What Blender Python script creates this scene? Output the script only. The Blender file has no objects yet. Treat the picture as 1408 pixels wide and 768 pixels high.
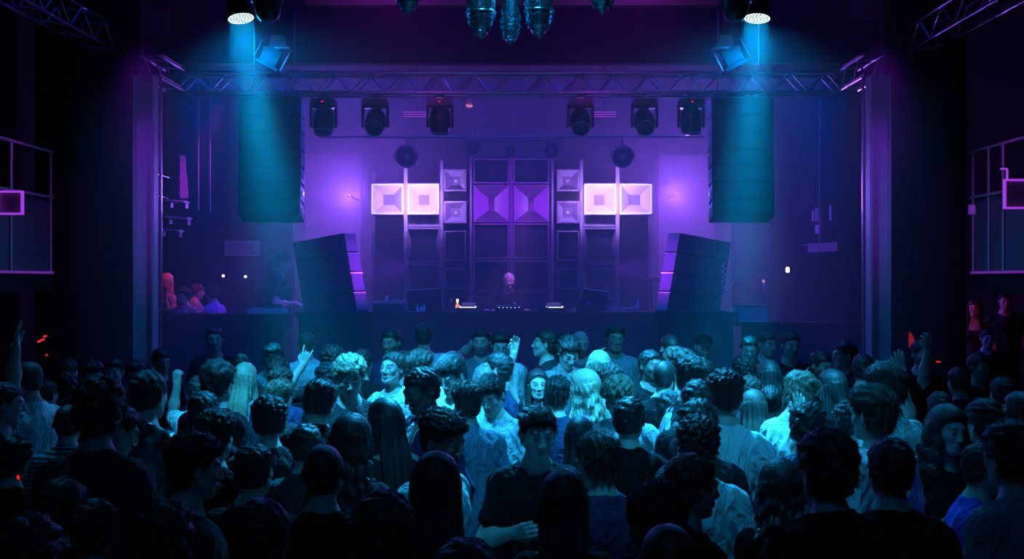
import bpy, bmesh, math, random
import numpy as np
from mathutils import Vector, Matrix, Euler

sc = bpy.context.scene
C = sc.collection
PI = math.pi
F, CX, CY, CAMZ = 1500.0, 704.0, 384.0, 2.36        # lens in pixels of the 1408 x 768 frame, camera height

def P(x, y, Y):
    """the point at distance Y that the photo shows at pixel (x, y)"""
    return Vector(((x-CX)*Y/F, Y, CAMZ - (y-CY)*Y/F))

# ---------------------------------------------------------------- camera
cam = bpy.data.objects.new('camera', bpy.data.cameras.new('camera')); C.objects.link(cam)
cam.location = (0, 0, CAMZ); cam.rotation_euler = (PI/2, 0, 0)
cam.data.sensor_width = 36; cam.data.lens = 36*F/1408; cam.data.clip_end = 200
sc.camera = cam

# ---------------------------------------------------------------- world, exposure
w = bpy.data.worlds.new('world'); sc.world = w; w.use_nodes = True
w.node_tree.nodes['Background'].inputs[0].default_value = (0.10, 0.35, 1.0, 1)
w.node_tree.nodes['Background'].inputs[1].default_value = 0.0005
vs = sc.view_settings
vs.view_transform = 'Standard'; vs.look = 'None'; vs.gamma = 1; vs.use_curve_mapping = False
vs.exposure = 0.0
cy = sc.cycles
cy.max_bounces = 4; cy.diffuse_bounces = 2; cy.glossy_bounces = 2; cy.transmission_bounces = 4; cy.volume_bounces = 0; cy.transparent_max_bounces = 8
cy.sample_clamp_indirect = 2.0; cy.use_denoising = True

# ---------------------------------------------------------------- lights of the room
CYAN = (0.0, .47, 1.0); CYAN_S = (.018, .46, .97); BLUE = (.0, .04, 1.0); PURPLE = (.30, .015, 1.0); LILAC = (.36, .065, 1.0); MAGENTA = (.55, .02, 1.0); RED = (1.0, .02, .06)
def spot(name, loc, target, energy, col, size=40, blend=.6, radius=.06):
    l = bpy.data.lights.new(name, 'SPOT'); l.energy = energy; l.color = col; l.spot_size = math.radians(size); l.spot_blend = blend; l.shadow_soft_size = radius
    o = bpy.data.objects.new(name, l); C.objects.link(o); o.location = loc
    o.rotation_euler = (Vector(target)-Vector(loc)).to_track_quat('-Z', 'Y').to_euler(); return o
def point(name, loc, energy, col, radius=.05):
    l = bpy.data.lights.new(name, 'POINT'); l.energy = energy; l.color = col; l.shadow_soft_size = radius
    o = bpy.data.objects.new(name, l); C.objects.link(o); o.location = loc; return o

PAR = [P(331, 24, 10.5), P(1041, 24, 10.5)]
PAR_AIM = [Vector((-2.12, 10.1, 2.4)), Vector((2.12, 10.1, 2.4))]
for p, t in zip(PAR, PAR_AIM):
    d = (t-p).normalized()
    l = bpy.data.lights.new('par_beam', 'AREA'); l.shape = 'DISK'; l.size = .23; l.spread = math.radians(22); l.energy = 24; l.color = CYAN
    o = bpy.data.objects.new('par_beam', l); C.objects.link(o); o.location = p + d*.03; o.rotation_euler = d.to_track_quat('-Z', 'Y').to_euler()
    spot('par_spill', p + d*.16, p + d*1.2 + Vector((0, 0, .2)), 160, (0, .24, .9), 170, .5, .10)
# crowd lamps: hung out of sight above the dance floor
CYAN_S = (.018, .46, .97)
spot('floor_spot', (-1.9, 5.8, 5.9), (-0.9, 8.2, 1.5), 4100, CYAN_S, 44, .9, .10)
spot('floor_spot', (2.1, 5.8, 5.9), (1.2, 8.0, 1.5), 4800, CYAN_S, 44, .9, .10)
spot('floor_spot', (0.2, 9.4, 5.9), (0.1, 7.4, 1.6), 8500, CYAN_S, 56, .9, .10)
spot('floor_spot', (0.4, 3.6, 6.0), (0.6, 5.9, 1.5), 420, CYAN_S, 48, 1, .15)
spot('floor_spot', (0, 8.0, 6.2), (0, 10.2, 1.6), 300, CYAN_S, 52, 1, .15)
spot('floor_spot', (-3.6, 8.0, 5.6), (-3.2, 6.0, 1.5), 240, CYAN_S, 60, 1, .12)
spot('floor_spot', (3.6, 8.0, 5.6), (3.4, 5.6, 1.5), 300, CYAN_S, 60, 1, .12)
for x_ in (-1.5, 1.5): spot('floor_spot', (x_, 5.0, 5.9), (x_*.9, 10.7, 1.7), 1000, CYAN_S, 24, 1, .10)
spot('house_wash', (0, .6, 6.2), (0, 8, 1), 110, (.0, .20, .60), 90, 1, .4)  # added soft blue fill from high up near the camera
# added blue areas, unseen, tinting the haze in front of and over the stage
def area(name, loc, rot, sx, sy, energy, col):
    l = bpy.data.lights.new(name, 'AREA'); l.shape = 'RECTANGLE'; l.size = sx; l.size_y = sy; l.energy = energy; l.color = col
    o = bpy.data.objects.new(name, l); C.objects.link(o); o.location = loc; o.rotation_euler = rot; return o
area('blue_wash', (0, 12.6, 6.4), (0, 0, 0), 7.0, .4, 20, BLUE)
for x_ in (-3.5, -1.8, 0, 1.8, 3.5):
    b_ = area('blue_batten', (x_, 13.7, 4.95), (math.radians(-8), 0, 0), 1.6, .06, 31, BLUE); b_.data.spread = math.radians(95)  # added fill over the truss, its spread keeps it unseen
area('blue_wash', (0, 15.6, 6.3), (0, 0, 0), 7.0, .4, 22, (.03, .05, 1.0))
# violet on the speaker wall
HORN_LAMPS = [P(480, 268, 17.7), P(928, 268, 17.7)]
for p in HORN_LAMPS: point('horn_lamp', p + Vector((0, -.1, 0)), 400, (.28, .085, 1.0), .12)
for x in (606, 800, 558, 850): q = P(x, 272, 16.6); spot('horn_lamp', q, q + Vector((0, 1, 0)), 44 if x in (606, 800) else 80, (.40, .20, 1.0), 135, .6, .03)  # unseen spots added in front of the horns to brighten them
for x in (678, 730): q = P(x, 279, 16.3); spot('horn_lamp', q, q + Vector((0, 1, 0)), 26, PURPLE, 130, .6, .04)  # unseen spots added to brighten the centre horns
for x in (-1.7, 0, 1.7): spot('violet_wash', (x, 15.9, 5.1), (x*1.15, 16.9, 3.0), 5, PURPLE, 80, 1, .15)
HAZE = .055

# violet light on the DJ, the leaning stacks and the columns
for s_ in (-1, 1):
    spot('stack_violet', (s_*1.25, 13.75, 2.5), (s_*2.12, 14.5, 2.5), 80, PURPLE, 60, 1, .04)  # unseen spot added close by to light the end plates
    spot('column_violet', (s_*3.3, 9.7, 4.6), (s_*4.03, 12.0, 3.3), 150, PURPLE, 42, 1, .1)
spot('dj_violet', (0.25, 14.2, 3.5), (-.03, 15.0, 2.2), 170, (.60, .12, 1.0), 36, 1, .05)
# ---------------------------------------------------------------- materials
MAT = {}
def mat(name, col, rough=.6, metal=0.0, spec=.5, vary=.15, vscale=12.0, emit=None, strength=0.0, bump=0.0, bscale=60.0):
    m = bpy.data.materials.new(name); m.use_nodes = True; nt = m.node_tree; b = nt.nodes['Principled BSDF']
    b.inputs['Roughness'].default_value = rough; b.inputs['Metallic'].default_value = metal; b.inputs['Specular IOR Level'].default_value = spec
    tc = nt.nodes.new('ShaderNodeTexCoord'); no = nt.nodes.new('ShaderNodeTexNoise'); no.inputs['Scale'].default_value = vscale; no.inputs['Detail'].default_value = 4
    nt.links.new(tc.outputs['Object'], no.inputs['Vector'])
    mx = nt.nodes.new('ShaderNodeMixRGB'); mx.inputs[1].default_value = (*[c*(1-vary) for c in col], 1); mx.inputs[2].default_value = (*[min(1, c*(1+vary)) for c in col], 1)
    nt.links.new(no.outputs['Fac'], mx.inputs[0]); nt.links.new(mx.outputs[0], b.inputs['Base Color'])
    if bump:
        n2 = nt.nodes.new('ShaderNodeTexNoise'); n2.inputs['Scale'].default_value = bscale; bp = nt.nodes.new('ShaderNodeBump'); bp.inputs['Strength'].default_value = bump; bp.inputs['Distance'].default_value = .01
        nt.links.new(tc.outputs['Object'], n2.inputs['Vector']); nt.links.new(n2.outputs['Fac'], bp.inputs['Height']); nt.links.new(bp.outputs[0], b.inputs['Normal'])
    if emit: b.inputs['Emission Color'].default_value = (*emit, 1); b.inputs['Emission Strength'].default_value = strength
    MAT[name] = m; return m
def pattern(name, kind, a, b_, scale=40, rough=.8):
    m = mat(name, a, rough); nt = m.node_tree; b = nt.nodes['Principled BSDF']; tc = nt.nodes['Texture Coordinate']
    if kind == 'stripe':
        t = nt.nodes.new('ShaderNodeTexWave'); t.bands_direction = 'X'; t.inputs['Scale'].default_value = scale
    elif kind == 'hstripe':
        t = nt.nodes.new('ShaderNodeTexWave'); t.bands_direction = 'Z'; t.inputs['Scale'].default_value = scale
    elif kind == 'check':
        t = nt.nodes.new('ShaderNodeTexChecker'); t.inputs['Scale'].default_value = scale
    else:
        t = nt.nodes.new('ShaderNodeTexVoronoi'); t.inputs['Scale'].default_value = scale
    nt.links.new(tc.outputs['Object'], t.inputs['Vector'])
    cr = nt.nodes.new('ShaderNodeValToRGB'); cr.color_ramp.elements[0].position = .45; cr.color_ramp.elements[1].position = .55
    cr.color_ramp.elements[0].color = (*a, 1); cr.color_ramp.elements[1].color = (*b_, 1)
    nt.links.new(t.outputs['Distance' if kind == 'blot' else 'Fac'], cr.inputs[0]); nt.links.new(cr.outputs[0], b.inputs['Base Color'])
    return m
for n, c in {'skin_light': (.56, .42, .36), 'skin_tan': (.36, .26, .21), 'skin_dark': (.12, .08, .065)}.items():
    mat(n, c, .5, vary=.06); mat(n+'_stubble', tuple(v*.32 for v in c), .6, vary=.25, vscale=200)
mat('eye', (.30, .32, .33), .25); mat('iris', (.01, .01, .012), .15); mat('lip', (.34, .22, .20), .4); mat('brow', (.10, .08, .07), .7)
mat('hair_black', (.035, .033, .034), .45, bump=.3, bscale=140, vary=.6, vscale=90); mat('hair_brown', (.07, .056, .047), .5, bump=.3, bscale=140, vary=.6, vscale=90); mat('hair_light', (.17, .14, .10), .45, bump=.3, bscale=140, vary=.6, vscale=90); mat('hair_blond', (.36, .31, .22), .45, bump=.25, bscale=120, vary=.5, vscale=60); mat('hair_grey', (.42, .40, .38), .5)
mat('cloth_black', (.010, .010, .012), .9, spec=.15); mat('cloth_dark', (.032, .034, .040), .9, spec=.2); mat('cloth_navy', (.02, .035, .10), .85); mat('cloth_grey', (.16, .17, .19), .85)
mat('cloth_mid', (.30, .33, .38), .85); mat('cloth_light', (.50, .54, .58), .8); mat('cloth_white', (.80, .80, .80), .8); mat('cloth_denim', (.26, .34, .46), .85)
mat('cloth_violet', (.55, .25, .75), .8); mat('cloth_indigo', (.06, .05, .60), .8); mat('leather', (.05, .052, .06), .32, bump=.3, bscale=30); mat('satin', (.16, .19, .24), .28)
pattern('cloth_plaid', 'check', (.75, .75, .75), (.35, .36, .40), 34); pattern('cloth_stripe', 'stripe', (.80, .80, .80), (.12, .13, .16), 14)
pattern('cloth_floral', 'blot', (.7, .7, .7), (.02, .02, .03), 14); pattern('cloth_hstripe', 'hstripe', (.02, .02, .025), (.4, .42, .45), 12)
mat('shoe', (.03, .03, .03), .5)
mat('paint_black', (.012, .012, .013), .9, spec=.1); mat('floor_black', (.02, .02, .022), .45, bump=.2, bscale=8); mat('wall_dark', (.012, .012, .013), .95, spec=.08, vary=.3, vscale=2); mat('wall_blue', (.075, .075, .08), .9, spec=.1, vary=.2, vscale=3)
mat('steel', (.45, .45, .47), .35, 1.0); mat('steel_paint', (.16, .16, .18), .4, .6, bump=.2, bscale=10); mat('column_paint', (.38, .37, .40), .5, bump=.2, bscale=10); mat('alu', (.62, .62, .64), .28, 1.0)
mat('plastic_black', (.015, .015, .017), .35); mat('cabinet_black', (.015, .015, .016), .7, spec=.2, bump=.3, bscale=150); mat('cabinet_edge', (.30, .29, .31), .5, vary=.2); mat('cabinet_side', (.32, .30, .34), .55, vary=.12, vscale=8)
mat('grille', (.012, .012, .015), .6, bump=.6, bscale=220); mat('horn_pale', (.72, .70, .72), .45, vary=.06); mat('horn_dark', (.16, .15, .17), .45); mat('throat', (.30, .28, .32), .6)
mat('glass_dark', (.03, .05, .06), .06, 0, .9); mat('mirror', (.10, .20, .24), .16, .75, bump=.8, bscale=45)
mat('paper', (.55, .50, .55), .8, vary=.1, vscale=40); mat('ink', (.06, .05, .10), .8); mat('white_plastic', (.7, .7, .7), .4); mat('rail_paint', (.5, .5, .5), .4)
mat('case_grey', (.36, .42, .45), .6); mat('tarp', (.55, .5, .55), .7, vary=.5, vscale=25)
def glow(name, col, st): return mat(name, (0.0, 0.0, 0.0), .5, emit=col, strength=st)
glow('led_white', (.80, .98, 1.0), 3.0); glow('led_ring', (.35, .92, 1.0), 1.0); glow('rim_lilac', (.82, .80, 1.0), 2.2); glow('rim_violet', (.45, .12, 1.0), .9)
glow('lamp_amber', (1.0, .55, .22), 3.0); glow('dot_warm', (1.0, .75, .5), 4.5); glow('dot_red', (1.0, .03, .05), .8); glow('sign_red', (1.0, .03, .04), .22); glow('dot_pink', (1.0, .25, .55), .8)
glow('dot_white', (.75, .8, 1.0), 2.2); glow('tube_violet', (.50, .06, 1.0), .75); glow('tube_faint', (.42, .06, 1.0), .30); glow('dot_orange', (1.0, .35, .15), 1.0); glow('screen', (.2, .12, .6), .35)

def wrinkle(name, strength):      # creases in the cloth
    nt = MAT[name].node_tree; b = nt.nodes['Principled BSDF']; tc = nt.nodes['Texture Coordinate']
    mp = nt.nodes.new('ShaderNodeMapping'); mp.inputs['Scale'].default_value = (1.6, 1.2, .75); nt.links.new(tc.outputs['Object'], mp.inputs['Vector'])
    n = nt.nodes.new('ShaderNodeTexNoise'); n.inputs['Scale'].default_value = 9; n.inputs['Detail'].default_value = 3; n.inputs['Distortion'].default_value = 1.6; nt.links.new(mp.outputs[0], n.inputs['Vector'])
    bp = nt.nodes.new('ShaderNodeBump'); bp.inputs['Strength'].default_value = strength; bp.inputs['Distance'].default_value = .05
    nt.links.new(n.outputs['Fac'], bp.inputs['Height']); nt.links.new(bp.outputs[0], b.inputs['Normal'])
for n in list(MAT):
    if n.startswith('cloth_') or n == 'satin': wrinkle(n, .75)

# ---------------------------------------------------------------- shape helpers
class MB:
    def __init__(s): s.bm = bmesh.new()
    def _put(s, verts, faces):
        v = [s.bm.verts.new(p) for p in verts]
        for f in faces:
            try: s.bm.faces.new([v[i] for i in f])
            except ValueError: pass
        return s
    def box(s, c, d, rot=None):
        c = Vector(c); hx, hy, hz = d[0]/2, d[1]/2, d[2]/2
        vs_ = [Vector((x, y, z)) for x in (-hx, hx) for y in (-hy, hy) for z in (-hz, hz)]
        if rot is not None: vs_ = [rot @ v for v in vs_]
        return s._put([c+v for v in vs_], [(0,1,3,2), (4,6,7,5), (0,4,5,1), (2,3,7,6), (0,2,6,4), (1,5,7,3)])
    def tube(s, a, b, r, r2=None, n=10):
        a = Vector(a); b = Vector(b); d = (b-a).normalized(); u = d.orthogonal().normalized(); v = d.cross(u); r2 = r if r2 is None else r2
        ring = lambda c, q: [c + u*math.cos(2*PI*i/n)*q + v*math.sin(2*PI*i/n)*q for i in range(n)]
        return s._put(ring(a, r)+ring(b, r2), [(i, (i+1) % n, n+(i+1) % n, n+i) for i in range(n)] + [tuple(range(n))[::-1], tuple(range(n, 2*n))])
    def path(s, pts, r, n=8):
        for a, b in zip(pts[:-1], pts[1:]): s.tube(a, b, r, n=n)
        return s
    def lathe(s, prof, c=(0,0,0), n=24, M=None, cap=True):
        c = Vector(c); vs_ = []; fs = []
        for r, z in prof:
            for i in range(n):
                p = Vector((r*math.cos(2*PI*i/n), r*math.sin(2*PI*i/n), z)); vs_.append(c + (M @ p if M is not None else p))
        for k in range(len(prof)-1):
            for i in range(n): fs.append((k*n+i, k*n+(i+1) % n, (k+1)*n+(i+1) % n, (k+1)*n+i))
        if cap: fs += [tuple(range(n))[::-1], tuple(range((len(prof)-1)*n, len(prof)*n))]
        return s._put(vs_, fs)
    def torus(s, c, R, r, M=None, n=32, k=8, a0=0, a1=2*PI):
        c = Vector(c); full = abs(a1-a0-2*PI) < 1e-6; vs_ = []; fs = []; m = n if full else n+1
        for i in range(m):
            a = a0 + (a1-a0)*i/n
            for j in range(k):
                b = 2*PI*j/k; p = Vector(((R+r*math.cos(b))*math.cos(a), (R+r*math.cos(b))*math.sin(a), r*math.sin(b))); vs_.append(c + (M @ p if M is not None else p))
        for i in range(n):
            for j in range(k): fs.append((i*k+j, ((i+1) % m)*k+j, ((i+1) % m)*k+(j+1) % k, i*k+(j+1) % k))
        return s._put(vs_, fs)
    def prism(s, pts, off):
        n = len(pts); off = Vector(off); a = [Vector(p) for p in pts]
        return s._put(a+[p+off for p in a], [tuple(range(n)), tuple(range(n, 2*n))[::-1]] + [(i, n+i, n+(i+1) % n, (i+1) % n) for i in range(n)])
    def build(s, name, m, parent=None, loc=(0,0,0), rot=None, bevel=0.0, smooth=False, label=None):
        bmesh.ops.recalc_face_normals(s.bm, faces=s.bm.faces)
        if bevel: bmesh.ops.bevel(s.bm, geom=s.bm.edges[:], offset=bevel, segments=2, affect='EDGES', clamp_overlap=True)
        me = bpy.data.meshes.new(name); s.bm.to_mesh(me); s.bm.free()
        me.materials.append(MAT[m])
        if smooth:
            for p in me.polygons: p.use_smooth = True
            me.set_sharp_from_angle(angle=math.radians(35))
        o = bpy.data.objects.new(name, me); C.objects.link(o); o.location = loc
        if rot is not None: o.rotation_euler = rot
        if parent: o.parent = parent
        if label: o['label'] = label
        return o
def thing(name, label, cat, loc=(0,0,0), rot=(0,0,0), group=None):
    o = bpy.data.objects.new(name, None); C.objects.link(o); o.location = loc; o.rotation_euler = rot; o.empty_display_size = .1
    return tag(o, label, cat, group)
def tag(o, label, cat, group=None):
    o['label'] = label; o['category'] = cat
    if group: o['group'] = group
    return o
def struct(o): o['kind'] = 'structure'; return o
def dup(root, loc, rot=None, label=None, scale=None):
    def cp(o, par):
        c = o.copy(); C.objects.link(c); c.parent = par
        for ch in o.children: cp(ch, c)
        return c
    r = cp(root, None); r.location = loc
    if rot is not None: r.rotation_euler = rot
    if scale is not None: r.scale = scale
    if label: r['label'] = label
    return r

# ---------------------------------------------------------------- the room
RX, RB, RT = 7.5, 19.0, 6.6
struct(MB().box((0, 9, -.1), (2*RX+.4, 21.4, .2)).build('floor', 'floor_black'))
struct(MB().box((0, 9, RT+.1), (2*RX+.4, 21.4, .2)).build('ceiling', 'wall_dark'))
struct(MB().box((-RX-.1, 9, RT/2), (.2, 21, RT)).build('wall_left', 'paint_black'))
struct(MB().box((RX+.1, 9, RT/2), (.2, 21, RT)).build('wall_right', 'paint_black'))
struct(MB().box((0, RB+.1, RT/2), (2*RX, .2, RT)).build('wall_back', 'wall_dark'))
struct(MB().box((0, -1.4, RT/2), (2*RX, .2, RT)).build('wall_front', 'paint_black'))
# dark partitions beside the stage opening
for nm, s in (('wall_left_partition', -1), ('wall_right_partition', 1)):
    x0, x1 = 4.22, (5.42 if s < 0 else 5.16)
    struct(MB().box((s*(x0+x1)/2, 12.45, RT/2), (x1-x0, .12, RT)).build(nm, 'paint_black'))
struct(MB().box((0, 13.9, 5.85), (8.6, .16, 1.5)).build('wall_bulkhead', 'wall_dark'))
# plaster panels of the rear wall, left and right of the speaker wall
for nm, x in (('trim_1', 458), ('trim_2', 944)):
    p = P(x, 320, 18.9); struct(MB().box((0, 0, 0), (.97, .06, 2.8)).build(nm, 'wall_blue', loc=(p.x, 18.9, CAMZ+.75), bevel=.01))
# ceiling panel that catches the magenta light at the top of the picture
struct(MB().box((0, 11.4, 5.80), (4.3, .12, 1.18)).build('trim_3', 'wall_blue'))
spot('ceiling_wash', (-1.2, 10.2, 5.3), (-1.2, 11.4, 5.5), 60, MAGENTA, 120, 1, .1)
spot('ceiling_wash', (1.2, 10.2, 5.3), (1.2, 11.4, 5.5), 60, MAGENTA, 120, 1, .1)

# stage: floor, long black counter in front of it
SZ = .75
struct(MB().box((0, 16.6, SZ/2), (11.5, 4.7, SZ)).build('floor_stage', 'floor_black'))
CT = P(0, 428, 14.2).z
cn = thing('stage_counter', 'long black counter running along the front of the stage below the DJ equipment', 'counter', (0, 14.0, 0))
MB().box((.05, .35, CT-.03), (5.62, .9, .06)).build('worktop', 'paint_black', cn, bevel=.008)
MB().box((.05, .0, (CT-.06)/2), (5.56, .06, CT-.06)).build('front_panel', 'paint_black', cn)
for s, nm in ((-1, 432), (1, 443)):
    zt = P(0, nm, 14.0).z
    b = thing('stage_barrier', ['low black barrier closing the stage side behind the gathering under the red light', 'low black barrier on the stage side that carries the grey case'][s > 0], 'barrier', (s*4.1, 14.0, 0))
    MB().box((0, .25, zt-.03), (2.3, .6, .06)).build('top_board', 'paint_black', b, bevel=.008)
    MB().box((0, 0, (zt-.06)/2), (2.3, .05, zt-.06)).build('front_panel', 'paint_black', b)

# ---------------------------------------------------------------- steel columns
for s, lab in ((-1, 'tall steel column washed violet, standing beside the red lit corner of the stage'), (1, 'tall steel column washed violet, standing beside the shelves of the stage side')):
    X = P(704+s*503.5, 0, 12.0).x
    c = thing('steel_column', lab, 'column', (X, 12.0, 0))
    wd = .215
    for q in (-1, 1): MB().box((q*(wd/2-.006), 0, 2.3), (.012, .20, 4.6)).build('flange', 'column_paint', c)
    MB().box((0, 0, 2.3), (wd-.024, .012, 4.6)).build('web', 'column_paint', c)
    MB().box((0, 0, .01), (.34, .30, .02)).build('base_plate', 'steel_paint', c)
    MB().box((-s*(wd/2+.04), .06, 2.3), (.022, .03, 4.6)).build('cable_duct', 'steel', c)

# ---------------------------------------------------------------- trusses
def truss(name, label, a, b, up, side, hgt, wid, bay, glow_spans=(), group=None, r=.022):
    """box truss: a to b is the lower front chord; four chords, lacing"""
    a = Vector(a); b = Vector(b); up = Vector(up)*hgt; side = Vector(side)*wid; L = (b-a).length; d = (b-a)/L
    t = thing(name, label, 'truss', a, group=group); z = Vector((0, 0, 0))
    for o in (z, up, side, up+side): MB().tube(o, o+d*L, r, n=10).build('chord', 'alu', t, smooth=True)
    n = max(2, round(L/bay)); lac = MB()
    for i in range(n):
        p, q, m_ = d*(L*i/n), d*(L*(i+1)/n), d*(L*(i+.5)/n)
        for s0, s1 in ((z, up), (side, side+up)):
            lac.tube(p+s0, m_+s1, .009, n=6); lac.tube(m_+s1, q+s0, .009, n=6)
        for s0, s1 in ((z, side), (up, up+side)):
            lac.tube(p+s0, m_+s1, .008, n=6); lac.tube(m_+s1, q+s0, .008, n=6)
    lac.build('lacing', 'alu', t)
    for o, f0, f1 in glow_spans:
        oo = {'l': z, 'u': up, 'ls': side, 'us': up+side}[o]
        MB().tube(oo + d*L*f0 + Vector((0, 0, r+.004)), oo + d*L*f1 + Vector((0, 0, r+.004)), .008, n=6).build('led_tape', 'tube_violet' if (f1-f0) < .5 else 'tube_faint', t)  # violet highlights on the chords, put in as thin glowing rods
    return t
x0, x1 = P(240, 0, 13).x, P(1160, 0, 13).x
truss('lighting_truss', 'long box truss spanning the stage front with moving head lamps hung under it', (x0, 13, P(0, 127, 13).z), (x1, 13, P(0, 127, 13).z), (0,0,1), (0,1,0), .235, .26, .42)
for s in (-1, 1):
    X = s*4.5
    top = lambda q: Vector((X, 13.0, CAMZ + q*4.5))
    spans = ([('u', .44, .53), ('u', .34, .405), ('l', .10, .33), ('l', .40, .45)] if s < 0 else [('u', .36, .50), ('l', .47, .56), ('l', .15, .25)])
    truss('side_truss', ['overhead box truss on the sign side with violet tape on two chords', 'overhead box truss on the case side with torn violet tape'][s > 0],
          (X, 3.6, CAMZ+.575*4.5), (X, 12.36, CAMZ+.575*4.5), (0,0,1), (s,0,0), .27, .27, .62, spans, r=.02)
    X = s*3.9
    truss('corner_truss', ['short return truss tipped with violet light above the red lit corner', 'short return truss tipped with violet light above the stage shelves'][s > 0],
          (X, 12.05, CAMZ+.575*3.9), (X, 12.95, CAMZ+.575*3.9), (0,0,1), (s*1,0,0), .24, .22, .45, [('l', .05, .85), ('u', .2, .9), ('ls', .1, .8)], r=.02)
# rear bar above the speaker wall
rb = tag(MB().tube((P(440, 0, 15.6).x, 15.6, P(0, 188, 15.6).z), (P(968, 0, 15.6).x, 15.6, P(0, 188, 15.6).z), .016).build('rigging_bar', 'alu', smooth=True), 'thin horizontal rigging bar with round wash lamps over the speaker wall', 'bar')
rb2 = tag(MB().tube((P(640, 0, 16.2).x, 16.2, P(0, 193, 16.2).z), (P(775, 0, 16.2).x, 16.2, P(0, 193, 16.2).z), .02).build('rigging_bar', 'steel_paint', smooth=True), 'short grey bar carrying three small lamps at the top centre of the speaker wall', 'bar')

for bar, xs in ((rb, (-2.6, 0, 2.6)), (rb2, (-.5, .5))):
    y_, z_ = (15.6, P(0, 188, 15.6).z) if bar is rb else (16.2, P(0, 193, 16.2).z)
    for x_ in xs: MB().tube((x_, y_, z_), (x_, y_, RT), .005).build('hanger', 'steel', bar)

# ---------------------------------------------------------------- lamps
def moving_head(label, top, s=1.0, yaw=0, tilt=0, red=False, lens='glass_dark', group='moving head lamps under the stage truss', hgt=.24):
    """hung from `top`: clamp, base, yoke of two arms, head with lens"""
    t = thing('moving_head', label, 'stage lamp', top, (0, 0, math.radians(yaw)), group); t.scale = (s, s, s)
    MB().box((0, 0, -.03), (.09, .06, .07)).build('clamp', 'steel', t, bevel=.006)
    MB().box((0, 0, -.105), (.30, .22, .09)).build('base', 'plastic_black', t, bevel=.015, smooth=True)
    yk = MB()
    for q in (-1, 1):
        yk.prism([(q*.135, -.05, -.14), (q*.135, .05, -.14), (q*.135, .035, -.36), (q*.135, 0, -.40), (q*.135, -.035, -.36)], (q*.028, 0, 0))
    yk.box((0, 0, -.155), (.32, .12, .025)); yk.build('yoke', 'plastic_black', t, bevel=.004)
    h = MB().lathe([(.02, .19), (.085, .18), (.118, .12), (.128, .03), (.125, -.06), (.112, -.12), (.102, -.135)], n=28).build('head', 'plastic_black', t, (0, 0, -.335), (math.radians(180-180+tilt), 0, 0), smooth=True)
    MB().lathe([(.098, 0), (.085, -.012), (.05, -.022), (.01, -.026)], (0, 0, -.130), n=28).build('lens', lens, h, smooth=True)
    MB().torus((0, 0, -.133), .104, .007).build('lens_ring', 'cabinet_edge', h, smooth=True)
    if red: MB().box((0, -.112, -.10), (.035, .006, .012)).build('status_light', 'dot_red', t)
    return t
mh = [(445, 'outermost truss lamp on the side of the sign, half lost in the beam', 20, True), (516, 'second truss lamp, next to the one half lost in the beam', 50, False), (605, 'black moving head lamp with a red status light, left of the little pink can lamp', 0, True),
      (798, 'black moving head lamp right of stage centre, its round lens facing the crowd', 48, False), (886, 'truss lamp between the one near the centre and the outermost on the case side', 52, False), (950, 'outermost truss lamp on the side of the grey case, dim behind haze', 0, True)]
for x, lab, tilt, red in mh:
    moving_head(lab, P(x, 130, 13.12), 1.0, 0, -tilt, red)
MB_ = MB().lathe([(.03, .05), (.045, .02), (.05, -.05)], n=20)
t = thing('can_lamp', 'small pink glowing can lamp under the middle of the truss', 'stage lamp', P(644, 134, 13.0))
MB_.build('housing', 'white_plastic', t, (0, 0, -.07), (.7, .3, 0), smooth=True); MB().lathe([(.042, 0), (.01, -.01)], n=20).build('lens', 'dot_pink', t, (.012, -.04, -.10), (.7, .3, 0)); MB().tube((0, 0, .07), (0, 0, -.05), .008).build('bracket', 'steel', t)
# striped ventilation / LED strips behind the truss
for x0_, x1_, lab in ((553, 592, 'three-line violet LED batten left of centre behind the truss lamps'), (812, 848, 'three-line violet LED batten right of centre behind the truss lamps')):
    a = P(x0_, 157, 14.4); b = P(x1_, 157, 14.4)
    t = thing('led_batten', lab, 'lamp', ((a.x+b.x)/2, 14.4, a.z)); L = b.x-a.x
    MB().box((0, .02, 0), (L, .02, .075)).build('housing', 'plastic_black', t)
    for k in (-1, 0, 1): MB().box((0, .0, k*.028), (L-.02, .012, .009)).build('led_strip', 'tube_violet', t)
    MB().tube((0, .03, .03), (0, .03, RT-a.z), .008).build('bracket', 'steel', t)
# round wash lamps on the rear bar
def wash(label, x, y, Yd, R, big=True):
    p = P(x, y, Yd); t = thing('wash_lamp', label, 'stage lamp', p, group='round wash lamps over the speaker wall'); M = Matrix.Rotation(PI/2, 3, 'X')
    MB().lathe([(R*.5, -.16), (R*.85, -.10), (R, 0), (R*.96, .02)], (0, 0, 0), 32, M).build('housing', 'plastic_black', t, smooth=True)
    MB().torus((0, -.02, 0), R*.98, .009, M).build('rim', 'cabinet_edge', t, smooth=True)
    MB().lathe([(R*.9, .0), (R*.02, .015)], (0, -.01, 0), 32, M).build('lens', 'horn_dark', t, smooth=True)
    MB().torus((0, .04, 0), R*1.16, .010, M, a0=0, a1=PI).build('yoke', 'steel_paint', t, smooth=True)
    MB().tube((0, .04, R*1.1), (0, .04, R*1.1+.14), .012).build('bracket', 'steel', t)
wash('round wash lamp above the inner glowing horn, on the side of the sign', 559, 216, 15.6, .15)
wash('round wash lamp above the inner glowing horn, on the side of the grey case', 856, 216, 15.6, .15)
wash('round wash lamp at the corner of the tall centre cabinets, towards the sign', 650, 203, 16.17, .11)
wash('small wash lamp hanging exactly over the gap of the centre cabinets', 702, 207, 16.17, .085)
wash('round wash lamp at the corner of the tall centre cabinets, towards the grey case', 758, 207, 16.17, .12)

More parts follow.
